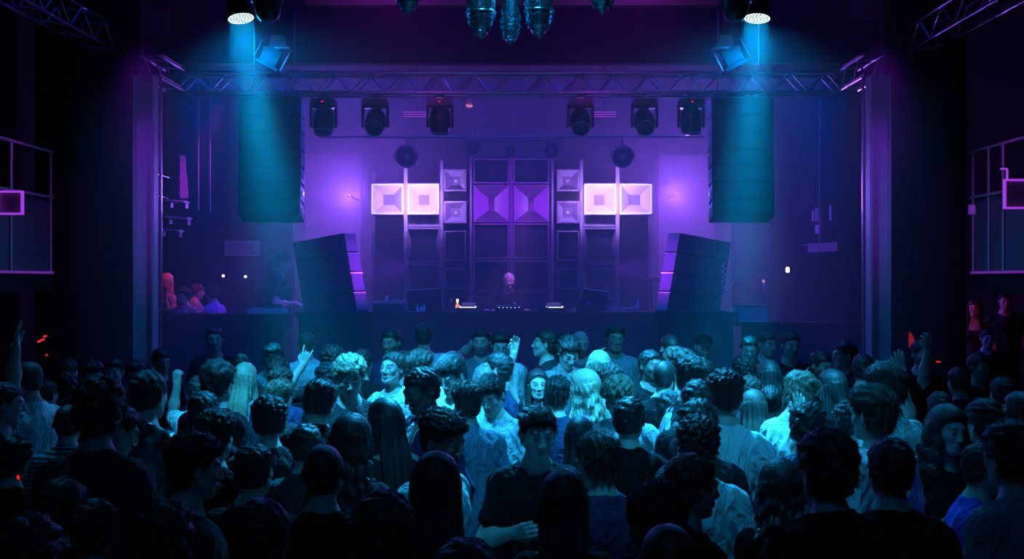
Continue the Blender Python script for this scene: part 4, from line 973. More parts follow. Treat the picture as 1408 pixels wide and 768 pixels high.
def shirt_geo(fem, armL, armR, style, seed):
    """style: tee / shirt / jacket / top; one surface per piece of clothing"""
    key = ('s', fem, armL, armR, style, seed)
    if key in _cache: return _cache[key]
    t = {'tee': .018, 'shirt': .019, 'jacket': .027, 'top': .008, 'long': .016}[style]
    upto = {'tee': .62, 'shirt': 1.93, 'jacket': 1.96, 'top': .22, 'long': 1.92}[style]
    pts = [np.array([.30,.24,1.6]), np.array([-.30,-.24,.80])]
    for nm, sd in ((armL, -1), (armR, 1)):
        e, w, *_ = ARMS[nm]; m = np.array([sd, 1, 1])
        for p in (e, w): pts += [np.array(p)*m+.09, np.array(p)*m-.09]
    lo = np.min(pts, 0); hi = np.max(pts, 0)
    st = .0085
    f = Field(fine_axis(lo[0], hi[0], st, [(-.10, .10, .0055)]), fine_axis(lo[1], hi[1], st, []), fine_axis(max(.75, lo[2]), hi[2], st, [(1.37, 1.52, .0045)]))
    torso(f, fem, t)
    hem = .84 if style in ('tee', 'shirt', 'long') else .80
    if style != 'top':
        f.ell((-.03,0,1.15), (.135+t,.105+t,.30), .08); f.ell((.03,0,1.15), (.135+t,.105+t,.30), .08)
    f.ell((0,-.002,.90), (.170+t,.126+t,.20), .06)
    arms(f, fem, armL, armR, t*.8, upto, flare=.007 if upto < 1 else 0.0)
    x = f.X[:, None, None]; y = f.Y[None, :, None]; z = f.Z[None, None, :]
    n = wave_noise(x, y*1.2, z*.55, 52, seed, 6) + .5*wave_noise(x, y, z*.4, 110, seed+1, 5)
    hang = np.sin(x*58 + 3*np.sin(z*9+seed) + y*30)*np.clip((1.30-z)*2, 0, 1)
    diag = np.sin((np.abs(x)*1.0 + z*.75)*85 + 2*np.sin(y*25+seed))*np.exp(-((np.abs(x)-.17)**2)/.006)
    amp = {'tee': .0060, 'shirt': .0085, 'jacket': .008, 'top': .003, 'long': .007}[style]
    F = f.F + amp*(n*1.6) - .0035*hang*(amp/.0055) - .0030*diag
    F = np.maximum(F, hem - z)
    # neck opening
    nr = {'tee': .073, 'shirt': .064, 'jacket': .070, 'top': .10, 'long': .071}[style]
    r = np.sqrt((x*.92)**2 + (y-.012)**2)
    zz = z - (1.47 + (-.9*(y-.0) if style != 'top' else -.6*y))
    F = -smin(-F, np.maximum(r - nr, -(zz+.05)), .006) if style != 'top' else -smin(-F, np.maximum(r-nr, -(zz+.06)), .006)
    V, Q = nets(F.astype(np.float32), f.X, f.Y, f.Z)
    V = relax(V, Q, 1, .3)
    C = V[Q].mean(1); idx = np.zeros(len(Q), int)
    if style in ('jacket',):                                   # the shirt that shows between the open fronts
        idx[(C[:, 1] > .06) & (np.abs(C[:, 0]) < .035 + .02*np.sin(C[:, 2]*14)) & (C[:, 2] < 1.47)] = 1
    # collar / neck rib
    add = []
    R0 = {'tee': .069, 'shirt': .070, 'jacket': .078, 'top': 0, 'long': .069}[style]
    if R0:
        n1, n2 = 40, 7; hgt = {'tee': .010, 'shirt': .036, 'jacket': .040, 'long': .012}[style]; VV = []
        for i in range(n1):
            a = 2*math.pi*i/n1; cx, cy = math.sin(a), math.cos(a)
            dip = {'tee': .030, 'shirt': .052, 'jacket': .060, 'long': .03}[style]*max(0, cy)**1.5
            bz = 1.468 - .040*cy - dip + .004*math.sin(3*a+seed)
            for (dr, dz) in ((0, -.02), (0, hgt*.4), (.001, hgt*.85), (.005, hgt), (.010, hgt*.8), (.015, hgt*.1), (.018, -.02)):
                rr = R0 + dr - (.004 if dz > .01 else 0)
                VV.append((cx*rr*1.06, cy*rr + .0, bz + dz))
        base = len(V); V = np.vstack([V, np.array(VV)])
        q = []
        for i in range(n1):
            for j in range(n2-1):
                a0 = base+i*n2+j; b0 = base+((i+1) % n1)*n2+j
                q.append((a0, b0, b0+1, a0+1))
        Q = np.vstack([Q, np.array(q)]); idx = np.concatenate([idx, np.zeros(len(q), int)])
    me = np_mesh('shirt_mesh', V, Q, 2, idx)
    _cache[key] = me
    return me

def trousers_geo(fem):
    key = ('t', fem)
    if key in _cache: return _cache[key]
    f = Field(fine_axis(-.28, .28, .013, []), fine_axis(-.2, .2, .013, []), fine_axis(.02, 1.12, .015, []))
    f.ell((0,-.005,.965), (.172,.127,.12), .06); legs(f, fem, .014)
    x = f.X[:, None, None]; y = f.Y[None, :, None]; z = f.Z[None, None, :]
    F = f.F + .004*wave_noise(x, y, z, 40, 3, 5); F = np.maximum(F, np.maximum(z-1.02, .075-z))
    V, Q = nets(F.astype(np.float32), f.X, f.Y, f.Z)
    _cache[key] = np_mesh('trousers_mesh', V, Q, 1); return _cache[key]

def shoe_geo():
    if 'shoe' in _cache: return _cache['shoe']
    f = Field(fine_axis(-.08, .08, .009, []), fine_axis(-.14, .24, .010, []), fine_axis(-.02, .16, .008, []))
    f.ell((0,-.03,.05), (.043,.06,.052), .03); f.ell((0,.09,.035), (.047,.10,.036), .05); f.cone((0,-.03,.06), (0,-.035,.12), .042, .044, .03)
    F = np.maximum(f.F, -f.Z[None, None, :] + .002)
    V, Q = nets(F, f.X, f.Y, f.Z)
    _cache['shoe'] = np_mesh('shoe_mesh', V, Q, 1); return _cache['shoe']

# ---- hair, in the head's own frame
def hair_geo(style, seed=1):
    key = ('h', style, seed)
    if key in _cache: return _cache[key]
    rs = np.random.RandomState(seed*7+3)
    long_ = style in ('long', 'long_wavy', 'tied')
    step = .0042 if not long_ else .0055
    zlo = {'long': -.46, 'long_wavy': -.40, 'tied': -.20}.get(style, -.12)
    f = Field(fine_axis(-.17, .17, step, []), fine_axis(-.19, .16, step, []), fine_axis(zlo, .20, step, []))
    th = {'buzz': (.0022, .0022), 'short': (.012, .006), 'side': (.020, .007), 'quiff': (.028, .007), 'curly': (.030, .018), 'curly_top': (.032, .008),
          'messy': (.026, .014), 'long': (.014, .014), 'long_wavy': (.020, .020), 'tied': (.013, .009), 'cap': (.010, .010)}[style]
    x = f.X[:, None, None]; y = f.Y[None, :, None]; z = f.Z[None, None, :]
    up = np.clip((z-.02)/.07, 0, 1)
    t = th[1] + (th[0]-th[1])*up*up*(3-2*up)
    if style in ('quiff', 'side'): t = t + .010*np.clip((y-.0)/.09, 0, 1)*up
    if style == 'side': t = t + .006*np.clip(x/.07, -1, 1)*up
    def e(c, r):
        X_, Y_, Z_ = x-c[0], y-c[1], z-c[2]
        k0 = np.sqrt((X_/r[0])**2+(Y_/r[1])**2+(Z_/r[2])**2); k1 = np.sqrt((X_/r[0]**2)**2+(Y_/r[1]**2)**2+(Z_/r[2]**2)**2)+1e-6
        return k0*(k0-1)/k1
    d = e((0,-.014,.028), (.0765,.0975,.0865))
    hl0 = hairline(f.Y)[None, :, None]
    if style in ('short', 'side', 'messy', 'long', 'long_wavy', 'tied'):      # thinner towards the hairline over the forehead
        t = t*(1 - .75*np.clip((y-.02)/.03, 0, 1)*(1-np.clip((z-hl0)/.030, 0, 1)))
    if long_: t = t + .0018*np.sin(np.arctan2(x, y+.03)*38)
    d = smin(d, e((0,-.02,-.03), (.066,.075,.065)), .02) - t
    n = 0
    if style in ('curly', 'curly_top'):
        n = .013*wave_noise(x, y, z, 190, seed, 7) + .006*wave_noise(x, y, z, 330, seed+5, 6)
    elif style == 'messy': n = .012*wave_noise(x*1.3, y*.6, z, 160, seed, 6)
    elif style in ('quiff', 'side'): n = .0045*np.sin(x*210+2*np.sin(y*25)) + .006*wave_noise(x, y*.4, z, 170, seed, 5)
    elif style == 'tied': n = .0025*np.sin(x*260+3*np.sin(y*18)) + .002*wave_noise(x, y, z, 180, seed, 5)
    elif style == 'short': n = .006*wave_noise(x, y, z, 190, seed, 6) + .003*wave_noise(x, y, z, 330, seed+2, 6)
    hl = hairline(f.Y)[None, :, None]
    fr = np.clip((y-.035)/.03, 0, 1)
    hl = hl + fr*(.014*np.clip((np.abs(x)-.030)/.025, 0, 1) + .0035*np.sin(x*330+seed) + .003*np.sin(x*610))
    if long_: hl = hl + fr*.024*np.exp(-(x/.020)**2) - fr*.022*np.clip((np.abs(x)-.03)/.03, 0, 1)
    if style in ('curly', 'messy', 'curly_top'): hl = hl + .006*np.sin(x*120+seed)
    side = np.clip((np.abs(x)-.05)/.02, 0, 1)
    d = np.maximum(d + n*up if style == 'curly_top' else d + n, (hl - z)*.8)
    if style == 'cap':
        d = np.maximum(e((0,-.014,.028), (.0765,.0975,.0865)) - .011, .045 - z)
        br = np.maximum(np.maximum(np.abs(z-.048+.12*np.maximum(y-.08,0)) - .003, np.sqrt((x/.068)**2 + ((y-.085)/.072)**2)*.06-.06), .05-y)
        d = np.minimum(d, br)
    if long_:
        # the hair hangs from the crown over the back and beside the face
        w = {'long': .085, 'long_wavy': .105, 'tied': .03}[style]
        zz = np.clip(-z/.4, 0, 1)
        if style == 'tied':
            b = e((0,-.118,.035), (.035,.034,.036)); d = smin(d, b + .003*wave_noise(x, y, z, 200, 2, 5), .012)
        else:
            cy = -.055 - .045*np.clip(-z/.2, 0, 1) - .0*zz
            ww = w*(.84 + .34*np.clip(-z/.22, 0, 1) - .20*zz**3); dd = .050 - .014*zz
            q = np.sqrt((x/ww)**2 + ((y-cy)/dd)**2)
            back = (q-1)*dd
            back = np.maximum(back, np.maximum(z-.01, (zlo+.05) - z + .02*np.sin(x*60)))
            for s in (-1, 1):
                lx = s*(.066 + .030*zz); ly = .005 + .035*zz
                l = (np.sqrt(((x-lx)/(.020+.006*zz))**2 + ((y-ly)/(.044))**2) - 1)*.020
                l = np.maximum(l, np.maximum(z+.005, (zlo+.10) - z + .015*np.sin(x*90+y*70)))
                back = smin(back, l, .03)
            wv = .004*np.sin(np.arctan2(x, -(y-.05))*26 + (1.5*np.sin(z*30) if style == 'long_wavy' else .3*np.sin(z*20)))
            if style == 'long_wavy': wv = wv + .006*np.sin(z*70 + 3*np.sin(x*30)) + .003*wave_noise(x, y, z, 90, seed, 4)
            d = smin(d, back + wv, .04)
            # keep the face free
            face = np.sqrt((x/.069)**2 + ((y-.10)/.085)**2 + ((z+.025)/.105)**2)
            d = np.maximum(d, (1-face)*.07)
    V, Q = nets(d.astype(np.float32), f.X, f.Y, f.Z)
    if style != 'cap': V = relax(V, Q, 1, .3)
    # strands lying on the surface
    if style not in ('cap',):
        P = V[Q].mean(1); e1 = V[Q[:, 2]] - V[Q[:, 0]]; e2 = V[Q[:, 3]] - V[Q[:, 1]]; N = np.cross(e1, e2)
        ar = np.linalg.norm(N, axis=1)+1e-12; N = N/ar[:, None]
        inner = (N[:, 0]*P[:, 0] + N[:, 1]*(P[:, 1]+.014) + N[:, 2]*(P[:, 2]-.01)) > 0
        if long_: inner = inner & ~((P[:, 1] > .035) & (P[:, 2] < .09) & (np.abs(P[:, 0]) < .075))
        pr = ar*inner*((P[:, 2] > zlo+.06)); pr /= pr.sum()
        ns = {'buzz': 3000, 'short': 4000, 'long': 3400, 'long_wavy': 3400, 'tied': 2600}.get(style, 3600)
        s = rs.choice(len(P), ns, p=pr)
        P0 = P[s]; N0 = N[s]
        crown = np.array([.0, -.055, .12])
        g = P0 - crown
        if style in ('quiff', 'side', 'messy'):
            sweep = np.array([.9, .3, .2]) if style == 'side' else np.array([.15, 1.0, .3])
            wgt = np.clip((P0[:, 2]-.05)/.04, 0, 1)[:, None]
            g = unit_rows(g)*(1-wgt) + sweep*wgt + .25*rs.normal(size=g.shape)
        if long_ and style != 'tied': g = unit_rows(g)*np.clip((P0[:, 2]+.0)/.08, 0, 1)[:, None] + np.array([0, 0, -1.0])
        if long_ and style != 'tied': N0 = unit_rows(N0*np.array([1, 1, .2]))
        if style == 'tied': g = np.array([0, -.118, .035]) - P0
        if style in ('curly', 'curly_top'): g = rs.normal(size=g.shape)
        g = g + {'buzz': .4, 'short': .3, 'messy': .22}.get(style, .10)*rs.normal(size=g.shape)*np.linalg.norm(g, axis=1)[:, None]
        ln = {'buzz': .006, 'short': .017, 'side': .032, 'quiff': .032, 'curly': .026, 'curly_top': .026, 'messy': .030, 'long': .075, 'long_wavy': .06, 'tied': .04}[style]
        lift = {'buzz': .5, 'short': .30, 'side': .18, 'quiff': .22, 'curly': .45, 'curly_top': .45, 'messy': .32, 'long': .04, 'long_wavy': .10, 'tied': .04}[style]
        D = unit_rows(g - N0*np.sum(g*N0, 1)[:, None])
        seg = 4; wd = {'buzz': .0010, 'curly': .0022, 'curly_top': .0022, 'long': .0013, 'long_wavy': .0016}.get(style, .0018)
        T = unit_rows(np.cross(D, N0)); L = ln*(.6+.8*rs.rand(ns))
        p = P0 + N0*.0004; dirv = unit_rows(D + lift*N0)
        VV = []
        for k in range(seg+1):
            w_ = wd*(1 - .75*k/seg)
            VV.append(p - T*w_); VV.append(p + T*w_)
            if style in ('curly', 'curly_top', 'long_wavy'):
                turn = 1.0 if style != 'long_wavy' else .5
                dirv = unit_rows(dirv + turn*(T*np.cos(k*1.7+P0[:, :1]*200) - N0*.55*(k > 0)))
            else: dirv = unit_rows(dirv - N0*lift*.30 + .03*rs.normal(size=dirv.shape) - (np.array([0, 0, .10]) if not style == 'quiff' else 0))
            p = p + dirv*(L/seg)[:, None]
        VV = np.stack(VV, 1)          # ns, 2*(seg+1), 3
        base = len(V); m = 2*(seg+1)
        o = base + np.arange(ns)[:, None]*m
        qs = [np.concatenate([o+2*k, o+2*k+1, o+2*k+3, o+2*k+2], 1) for k in range(seg)]
        V = np.vstack([V, VV.reshape(-1, 3)]); Q = np.vstack([Q] + qs)
    me = np_mesh('hair_mesh', V, Q, 1)
    _cache[key] = me
    return me
def unit_rows(a): return a/(np.linalg.norm(a, axis=1)[:, None]+1e-9)

def dressed(me, mats):
    """the mesh in these materials; figures alike share it"""
    key = ('d', me.name, tuple(m.name for m in mats))
    if key not in _cache:
        c = me.copy()
        for i, m in enumerate(mats[:len(me.materials)]): c.materials[i] = m
        _cache[key] = c
    return _cache[key]

def make_person(head_xy, top_z, floor_z, yaw, label, group=None, fem=False, arms_=('down', 'down'), hy=0, hp=8, hair='short', hair_col='hair_black',
                skin='skin_light', wear='tee', cloth='cloth_black', inner=None, beard=False, bald=False, seed=None, lod=0):
    hgt = 1.78 + {'curly': .02, 'curly_top': .02, 'quiff': .015, 'messy': .012, 'side': .01}.get(hair, 0) - .010*abs(hp)/12
    s = (top_z - floor_z)/hgt
    if fem: s *= 1.0
    away = abs(((yaw+hy+180) % 360)-180) < 50
    me, M, c = body_geo(fem, arms_[0], arms_[1], hy, hp, 1 if (away or lod) else 0)
    sk = MAT[skin]; hc = MAT[hair_col]
    scalp = sk if bald else (hc if hair in ('buzz', None) else MAT['hair_black'])
    me = dressed(me, (sk, MAT['eye'], MAT['lip'], MAT['brow'], MAT[skin+'_stubble'] if beard else sk, scalp, MAT['iris']))
    o = bpy.data.objects.new('person', me); C.objects.link(o)
    ang = -math.radians(yaw)
    # the head, not the feet, stands at head_xy
    hx, hyy = c[0]*s, c[1]*s
    ox = head_xy[0] - (hx*math.cos(ang) - hyy*math.sin(ang)); oy = head_xy[1] - (hx*math.sin(ang) + hyy*math.cos(ang))
    o.location = (ox, oy, floor_z); o.rotation_euler = (0, 0, ang); o.scale = (s, s, s)
    o['label'] = label; o['category'] = 'person'
    if group: o['group'] = group
    sd = seed if seed is not None else 1
    def child(name, mesh, mats, loc=(0,0,0), rot=None, lab=None):
        k = bpy.data.objects.new(name, dressed(mesh, mats)); C.objects.link(k); k.parent = o; k.location = loc
        if rot is not None: k.rotation_euler = Matrix(rot.tolist()).to_euler()
        if lab: k['label'] = lab
        return k
    if hair: child('cap' if hair == 'cap' else 'hair', hair_geo(hair, sd % 2 + 1), [hc if hair != 'cap' else MAT['cloth_black']], tuple(c), M)
    sm = shirt_geo(fem, arms_[0], arms_[1], wear, sd % 2)
    child({'tee': 't_shirt', 'shirt': 'shirt', 'jacket': 'jacket', 'top': 'top', 'long': 'sweater'}[wear], sm, [MAT[cloth], MAT[inner or cloth]])
    child('trousers', trousers_geo(fem), [MAT['cloth_black']])
    for q in (-1, 1): child('shoe', shoe_geo(), [MAT['shoe']], (q*.118, -.0, 0))
    return o

# ---------------------------------------------------------------- the people
# each row: pixel of the head's crown in the photo (x, y), distance, facing (0 = to the stage, 90 = towards image right, 180 = to the camera), hair, clothing, options, label
D = ('down', 'down')
HB, HN, HL, HD, HG = 'hair_black', 'hair_brown', 'hair_light', 'hair_blond', 'hair_grey'
PEOPLE = [
# --- the row along the stage
(295,450,11.3,165,'short',HB,'tee','cloth_black',dict(hp=0),'man in a black t-shirt standing taller than the rest, behind the raised fist'),
(331,489,9.4,160,'short',HN,'tee','cloth_black',dict(hp=28,),'man bowing his cyan-lit forehead beside the long blonde hair'),
(222,480,10.2,140,'short',HB,'tee','cloth_dark',dict(hp=10),'man with lit cheek directly under the steel column by the red lit corner'),
(188,497,9.1,178,'messy',HB,'tee','cloth_dark',dict(hp=5),'dim man with dark brows, face to the camera, second face from the steel column'),
(157,494,9.3,176,'short',HB,'tee','cloth_black',dict(hp=2),'pale-faced man staring at the camera among the dim faces below the gallery wall'),
(128,496,8.7,150,'side',HB,'tee','cloth_black',dict(hp=12),'dim man with swept hair looking over the curly head, above the man in dark grey'),
(95,494,10.2,10,'short',HB,'tee','cloth_black',dict(),'dark figure with a faint red rim on the hair beside the shaved man'),
(38,497,7.2,-62,'buzz',HN,'tee','cloth_white',dict(hp=4,hair_col=HN),'shaved-headed man in a white t-shirt seen from behind at the dark edge'),
(64,524,8.4,20,'short',HB,'tee','cloth_black',dict(),'dark head just behind the shaved man in white'),
(91,513,8.9,-20,'messy',HB,'tee','cloth_black',dict(),'dark-haired guest between the shaved man and the big curly head'),
(8,528,6.3,70,'short',HB,'tee','cloth_black',dict(arms_=('straight','hold')),'man cut by the dark edge with one arm straight up, hand to his mouth'),
(138,522,4.75,6,'messy',HB,'tee','cloth_dark',dict(hp=6,skin='skin_tan'),'broad man with full dark hair in a dark grey t-shirt, back to the camera'),
(160,557,5.05,52,'short',HB,'jacket','satin',dict(hp=22,inner='cloth_light',arms_=('down','hold')),'man in a shiny satin jacket looking down in profile'),
(205,512,5.9,18,'short',HB,'jacket','leather',dict(hp=4),'man with a neat fade and a lit ear in a dark leather jacket'),
(94,556,6.3,-10,'buzz',HB,'jacket','cloth_hstripe',dict(),'dark shaved figure in a ribbed jacket between white tee and grey tee'),
(274,518,8.0,15,'short',HB,'tee','cloth_white',dict(arms_=('fist','down'),hy=-8),'man with one pale forearm and fist raised high near the steel column'),
(300,497,6.85,22,'messy',HB,'tee','cloth_black',dict(hp=8,seed=2),'man with straight tousled dark hair towering behind three dark heads'),
(338,500,8.5,15,'long',HD,'top','cloth_mid',dict(fem=1),'woman with long bright blonde hair behind the tousled man'),
(280,540,6.1,8,'short',HB,'tee','cloth_black',dict(seed=2),'dark rounded head, the middle of three stacked dark heads'),
(297,564,5.3,12,'curly_top',HB,'tee','cloth_black',dict(),'dark rounded head, the nearest of three stacked dark heads'),
(370,545,5.85,-12,'curly',HB,'tee','cloth_dark',dict(hp=8),'man with curly dark hair in a dark t-shirt under the brushed light hair'),
(384,522,7.3,24,'side',HL,'tee','cloth_dark',dict(hp=6),'man with brushed sand-coloured hair lit from above, seen from behind'),
(386,506,8.4,10,'curly_top',HN,'tee','cloth_navy',dict(),'short curly crown just above the brushed sand-coloured hair'),
(383,492,9.4,178,'messy',HN,'tee','cloth_dark',dict(hp=30),'man with bowed lit forehead above the two light brown crowns'),
(376,473,10.5,150,'messy',HB,'shirt','cloth_grey',dict(hp=12),'bearded man half hidden behind the bowed forehead, below the draped desk',),
(421,456,10.6,-20,'buzz',HN,'tee','cloth_white',dict(hp=4),'shaven man in a white t-shirt right behind the horned hand'),
(457,474,9.2,-16,'curly',HB,'tee','cloth_dark',dict(arms_=('horns','down'),hp=2),'curly-haired man throwing a horns sign with his lifted arm'),
(481,489,7.1,168,'curly',HD,'tee','cloth_dark',dict(hp=20,inner='cloth_white'),'curly blond man looking down, facing the camera in a dark crew neck'),
(441,523,6.15,18,'side',HB,'jacket','cloth_black',dict(hp=10),'dark-haired man in a dark jacket in front of the curly blond man'),
(452,499,8.1,-40,'curly',HB,'tee','cloth_black',dict(),'dark curly head below the horned hand'),
(499,481,9.3,20,'short',HB,'tee','cloth_black',dict(),'dark head peeping out behind the curly blond man'),
(538,453,10.5,-158,'short',HB,'tee','cloth_navy',dict(hp=8,beard=1,skin='skin_tan'),'bearded man with violet-rimmed hair standing above the woman in plaid'),
(583,445,11.2,4,'short',HB,'tee','cloth_white',dict(arms_=('down','reach'),hp=0),'man seen from behind who stretches one arm out sideways'),
(539,486,8.3,-154,'tied',HN,'shirt','cloth_plaid',dict(fem=1,hp=-4),'woman with tied-back hair and bright face in a pale plaid shirt'),
(578,482,8.75,-162,'quiff',HN,'tee','cloth_white',dict(hp=22),'man with slicked quiff looking down in a bright white t-shirt'),
(557,483,9.5,-30,'curly',HN,'tee','cloth_mid',dict(),'small curly head between the woman in plaid and the quiff'),
(579,508,6.05,-128,'short',HB,'jacket','cloth_navy',dict(hp=20,inner='cloth_stripe',skin='skin_dark',seed=2),'man with cropped hair and open jacket over a striped shirt, looking down'),
(621,492,7.7,-148,'side',HB,'tee','cloth_white',dict(hp=22),'man with an undercut and white t-shirt looking down next to the open jacket'),
(662,452,10.6,-172,'short',HB,'shirt','cloth_grey',dict(hp=8,beard=1),'bearded man in an open grey shirt with violet rim light, under the orange lamp'),
(626,487,9.3,40,'long',HB,'top','cloth_dark',dict(fem=1),'dark-haired woman under the outstretched hand'),
(689,457,10.4,178,'short',HB,'shirt','cloth_white',dict(hp=16),'man with bowed forehead and white shirt right behind the profile of a young man'),
(683,487,8.0,-82,'short',HB,'tee','cloth_navy',dict(hp=-6),'young man in a navy t-shirt in clear profile beside the raised pinching hand'),
(739,508,8.1,172,'long',HB,'top','cloth_dark',dict(fem=1,hp=-2,arms_=('down','high')),'smiling dark-haired woman facing the camera with one arm stretched up'),
(642,526,6.15,-22,'curly_top',HN,'shirt','cloth_denim',dict(hp=6,arms_=('down','down'),seed=2),'curly-haired man in a light denim shirt, back to the camera'),
(676,517,7.0,-158,'side',HB,'shirt','cloth_light',dict(hp=26),'man in a pale shirt looking down behind the denim shirt'),
(750,455,10.0,-88,'short',HB,'jacket','cloth_dark',dict(hp=-6,inner='cloth_grey'),'man with violet-rimmed crown in sharp profile, chin lifted'),
(782,463,9.35,165,'messy',HB,'shirt','cloth_grey',dict(hp=30),'man hanging his dark fringe over a pale collar beside the bald man'),
(798,456,10.9,172,'buzz',HG,'tee','cloth_grey',dict(hp=10,bald=1,beard=1),'bald man with a violet outline around his head'),
(846,447,10.8,174,'short',HB,'shirt','cloth_mid',dict(hp=4,skin='skin_tan'),'man in an open-necked light shirt looking at the camera below the slanted laptop'),
(824,484,8.9,12,'long_wavy',HD,'top','cloth_light',dict(fem=1),'blonde woman with light covering hair seen from behind'),
(802,510,7.5,-66,'long_wavy',HD,'top','cloth_violet',dict(fem=1,hp=4),'woman with long wavy blonde hair in a lilac top, in profile'),
(765,518,7.05,4,'side',HB,'tee','cloth_navy',dict(hp=6),'dark neat-haired man seen from behind beside the smiling woman'),
(838,500,8.2,-10,'curly',HN,'tee','cloth_mid',dict(seed=2),'man with small bright curls behind the light curly head'),
(850,518,6.85,-142,'curly',HL,'shirt','cloth_light',dict(hp=28),'man with light frosted curls looking down in a pale shirt'),
(895,482,8.6,150,'short',HB,'tee','cloth_black',dict(hp=-2,skin='skin_tan',beard=1),'grinning man with short hair turned towards the case side'),
(922,461,9.6,155,'buzz',HB,'tee','cloth_dark',dict(hp=20),'man with a shaved hairline and broad lit forehead'),
(940,480,8.4,25,'curly',HN,'tee','cloth_mid',dict(hp=4),'curly brown-haired guest below the shaved hairline'),
(915,496,7.6,35,'buzz',HB,'tee','cloth_black',dict(hp=4),'man with a shaved nape and one brightly lit ear'),
(955,492,7.05,78,'curly_top',HB,'shirt','cloth_floral',dict(hp=10),'wavy-haired man in a black and white patterned shirt, in profile'),
(968,460,10.6,176,'cap',HB,'tee','cloth_dark',dict(hp=10,beard=1),'dim bearded man wearing a dark cap in the haze'),
(959,524,6.5,30,'short',HB,'tee','cloth_dark',dict(),'short dark head just in front of the patterned shirt'),
(998,510,5.8,12,'curly_top',HB,'tee','cloth_white',dict(hp=6),'tall man with a thick curly top in a bright white t-shirt, back to the camera'),
(958,553,5.5,-14,'messy',HN,'tee','cloth_dark',dict(),'head with wavy dark hair directly behind the man in the round-backed pale tee'),
(960,572,4.75,8,'curly',HB,'tee','cloth_light',dict(hp=6,arms_=('down','hold')),'man with thick dark curls in a pale t-shirt, back to the camera'),
(952,627,4.05,72,'short',HB,'jacket','cloth_black',dict(hp=6),'near-black profile of a man with a dark jacket in front of the pale t-shirt'),
(903,664,3.45,-6,'curly',HB,'tee','cloth_black',dict(seed=2),'large black curly silhouette at the lower edge below the dark jumper'),
(1030,463,10.6,-170,'short',HB,'tee','cloth_dark',dict(hp=12),'dim bearded guest standing below the grey equipment case, nearer the capped man'),
(1054,457,11.1,150,'short',HB,'tee','cloth_dark',dict(hp=5),'dim man under the grey case, furthest back'),
(1087,457,10.6,170,'short',HB,'tee','cloth_black',dict(hp=5),'dim round-headed man in a crew neck under the beacon lamp'),
(1023,489,9.1,8,'curly',HB,'tee','cloth_dark',dict(),'round dark curly head, nearest behind the large curly top'),
(1056,496,8.6,-5,'long',HB,'top','cloth_black',dict(fem=1),'woman with straight black hair parted by two lit neck edges'),
(1060,531,7.4,15,'tied',HB,'top','cloth_dark',dict(fem=1),'woman with rings of tied dark hair beside the white collar'),
(1030,518,8.0,10,'curly',HN,'tee','cloth_dark',dict(seed=2),'curly brown head between the big curly top and the ringed hair'),
(1036,537,7.35,5,'long',HN,'top','cloth_dark',dict(fem=1),'woman with long brown hair hanging beside the white back'),
(1101,514,6.75,55,'quiff',HL,'shirt','cloth_white',dict(hp=24),'fair-haired man in a white shirt with collar, head bent'),
(1111,557,5.7,26,'messy',HB,'shirt','cloth_navy',dict(hp=14),'dark-haired man with navy polo collar in front of the fair-haired man'),
(1161,470,9.6,-98,'short',HB,'shirt','cloth_dark',dict(hp=0),'man in profile with lit brow and nose below the steel column by the shelves'),
(1129,484,9.1,150,'short',HB,'tee','cloth_black',dict(hp=14,beard=1,skin='skin_tan'),'dim bearded man between the lit profile and the round-headed man'),
(1186,488,9.0,15,'short',HB,'tee','cloth_black',dict(),'dark head just behind the lit profile by the column'),
(1142,509,8.0,-60,'long',HB,'top','cloth_black',dict(fem=1),'woman with smooth dark hair over her shoulders behind the fair-haired man'),
(1168,552,6.6,-4,'curly',HB,'tee','cloth_dark',dict(arms_=('raise','down')),'short curly guest lifting a limp hand next to the undercut man'),
(1216,502,6.35,-38,'side',HB,'tee','cloth_white',dict(hp=8,arms_=('down','raise')),'man with swept dark hair in a white t-shirt and a lifted hand'),
(1200,533,5.35,-34,'quiff',HN,'tee','cloth_light',dict(hp=2),'man with combed brown top and shaved sides in a pale t-shirt, turned half away'),
(1268,468,9.6,168,'short',HB,'tee','cloth_black',dict(hp=2,beard=1),'dim bald-looking bearded man in black next to the red glowing panel'),
(1318,506,8.6,-10,'short',HB,'tee','cloth_black',dict(arms_=('high','down')),'guest in the dark with one long arm raised above the crowd'),
(1346,486,9.6,160,'short',HB,'tee','cloth_black',dict(),'dim face behind the raised long arm'),
(1292,540,7.2,5,'short',HB,'tee','cloth_black',dict(),'dark head between the white t-shirt and the woman with the drink'),
(1304,560,5.5,166,'long_wavy',HB,'long','cloth_black',dict(fem=1,hp=6,arms_=('chest','hold')),'woman with long dark hair holding a drink and facing the camera'),
(1352,552,6.1,-20,'messy',HB,'tee','cloth_dark',dict(),'dark-haired guest right behind the woman with the drink'),
(1388,583,4.25,-22,'messy',HB,'tee','cloth_mid',dict(hp=8),'large dark-haired person in a grey t-shirt with back to the camera at the edge'),
(1378,520,7.6,-6,'short',HB,'tee','cloth_black',dict(),'unlit head in the dark above the grey t-shirt back'),
(1136,594,3.85,-18,'messy',HB,'jacket','cloth_black',dict(hp=2),'tall black silhouette with tousled hair and dark jacket'),
(1224,604,4.15,0,'short',HB,'tee','cloth_black',dict(hp=2),'black silhouette with round cropped head and t-shirt next to the tousled one'),
(1072,634,4.75,4,'long_wavy',HB,'top','cloth_black',dict(fem=1),'woman with long black wavy hair next to the round pale back'),
# --- the middle and the front
(740,560,5.2,168,'side',HB,'tee','cloth_black',dict(hp=10,arms_=('chest','hold'),skin='skin_light',seed=2),'dark-haired man in a black t-shirt facing the camera with a can in his hand'),
(775,648,4.0,2,'long',HB,'top','cloth_black',dict(fem=1),'woman with long straight dark hair in front of the man with the can'),
(822,597,4.75,-24,'side',HN,'tee','cloth_navy',dict(hp=12),'brown-haired man in a wide-necked navy tee beside the long straight hair'),
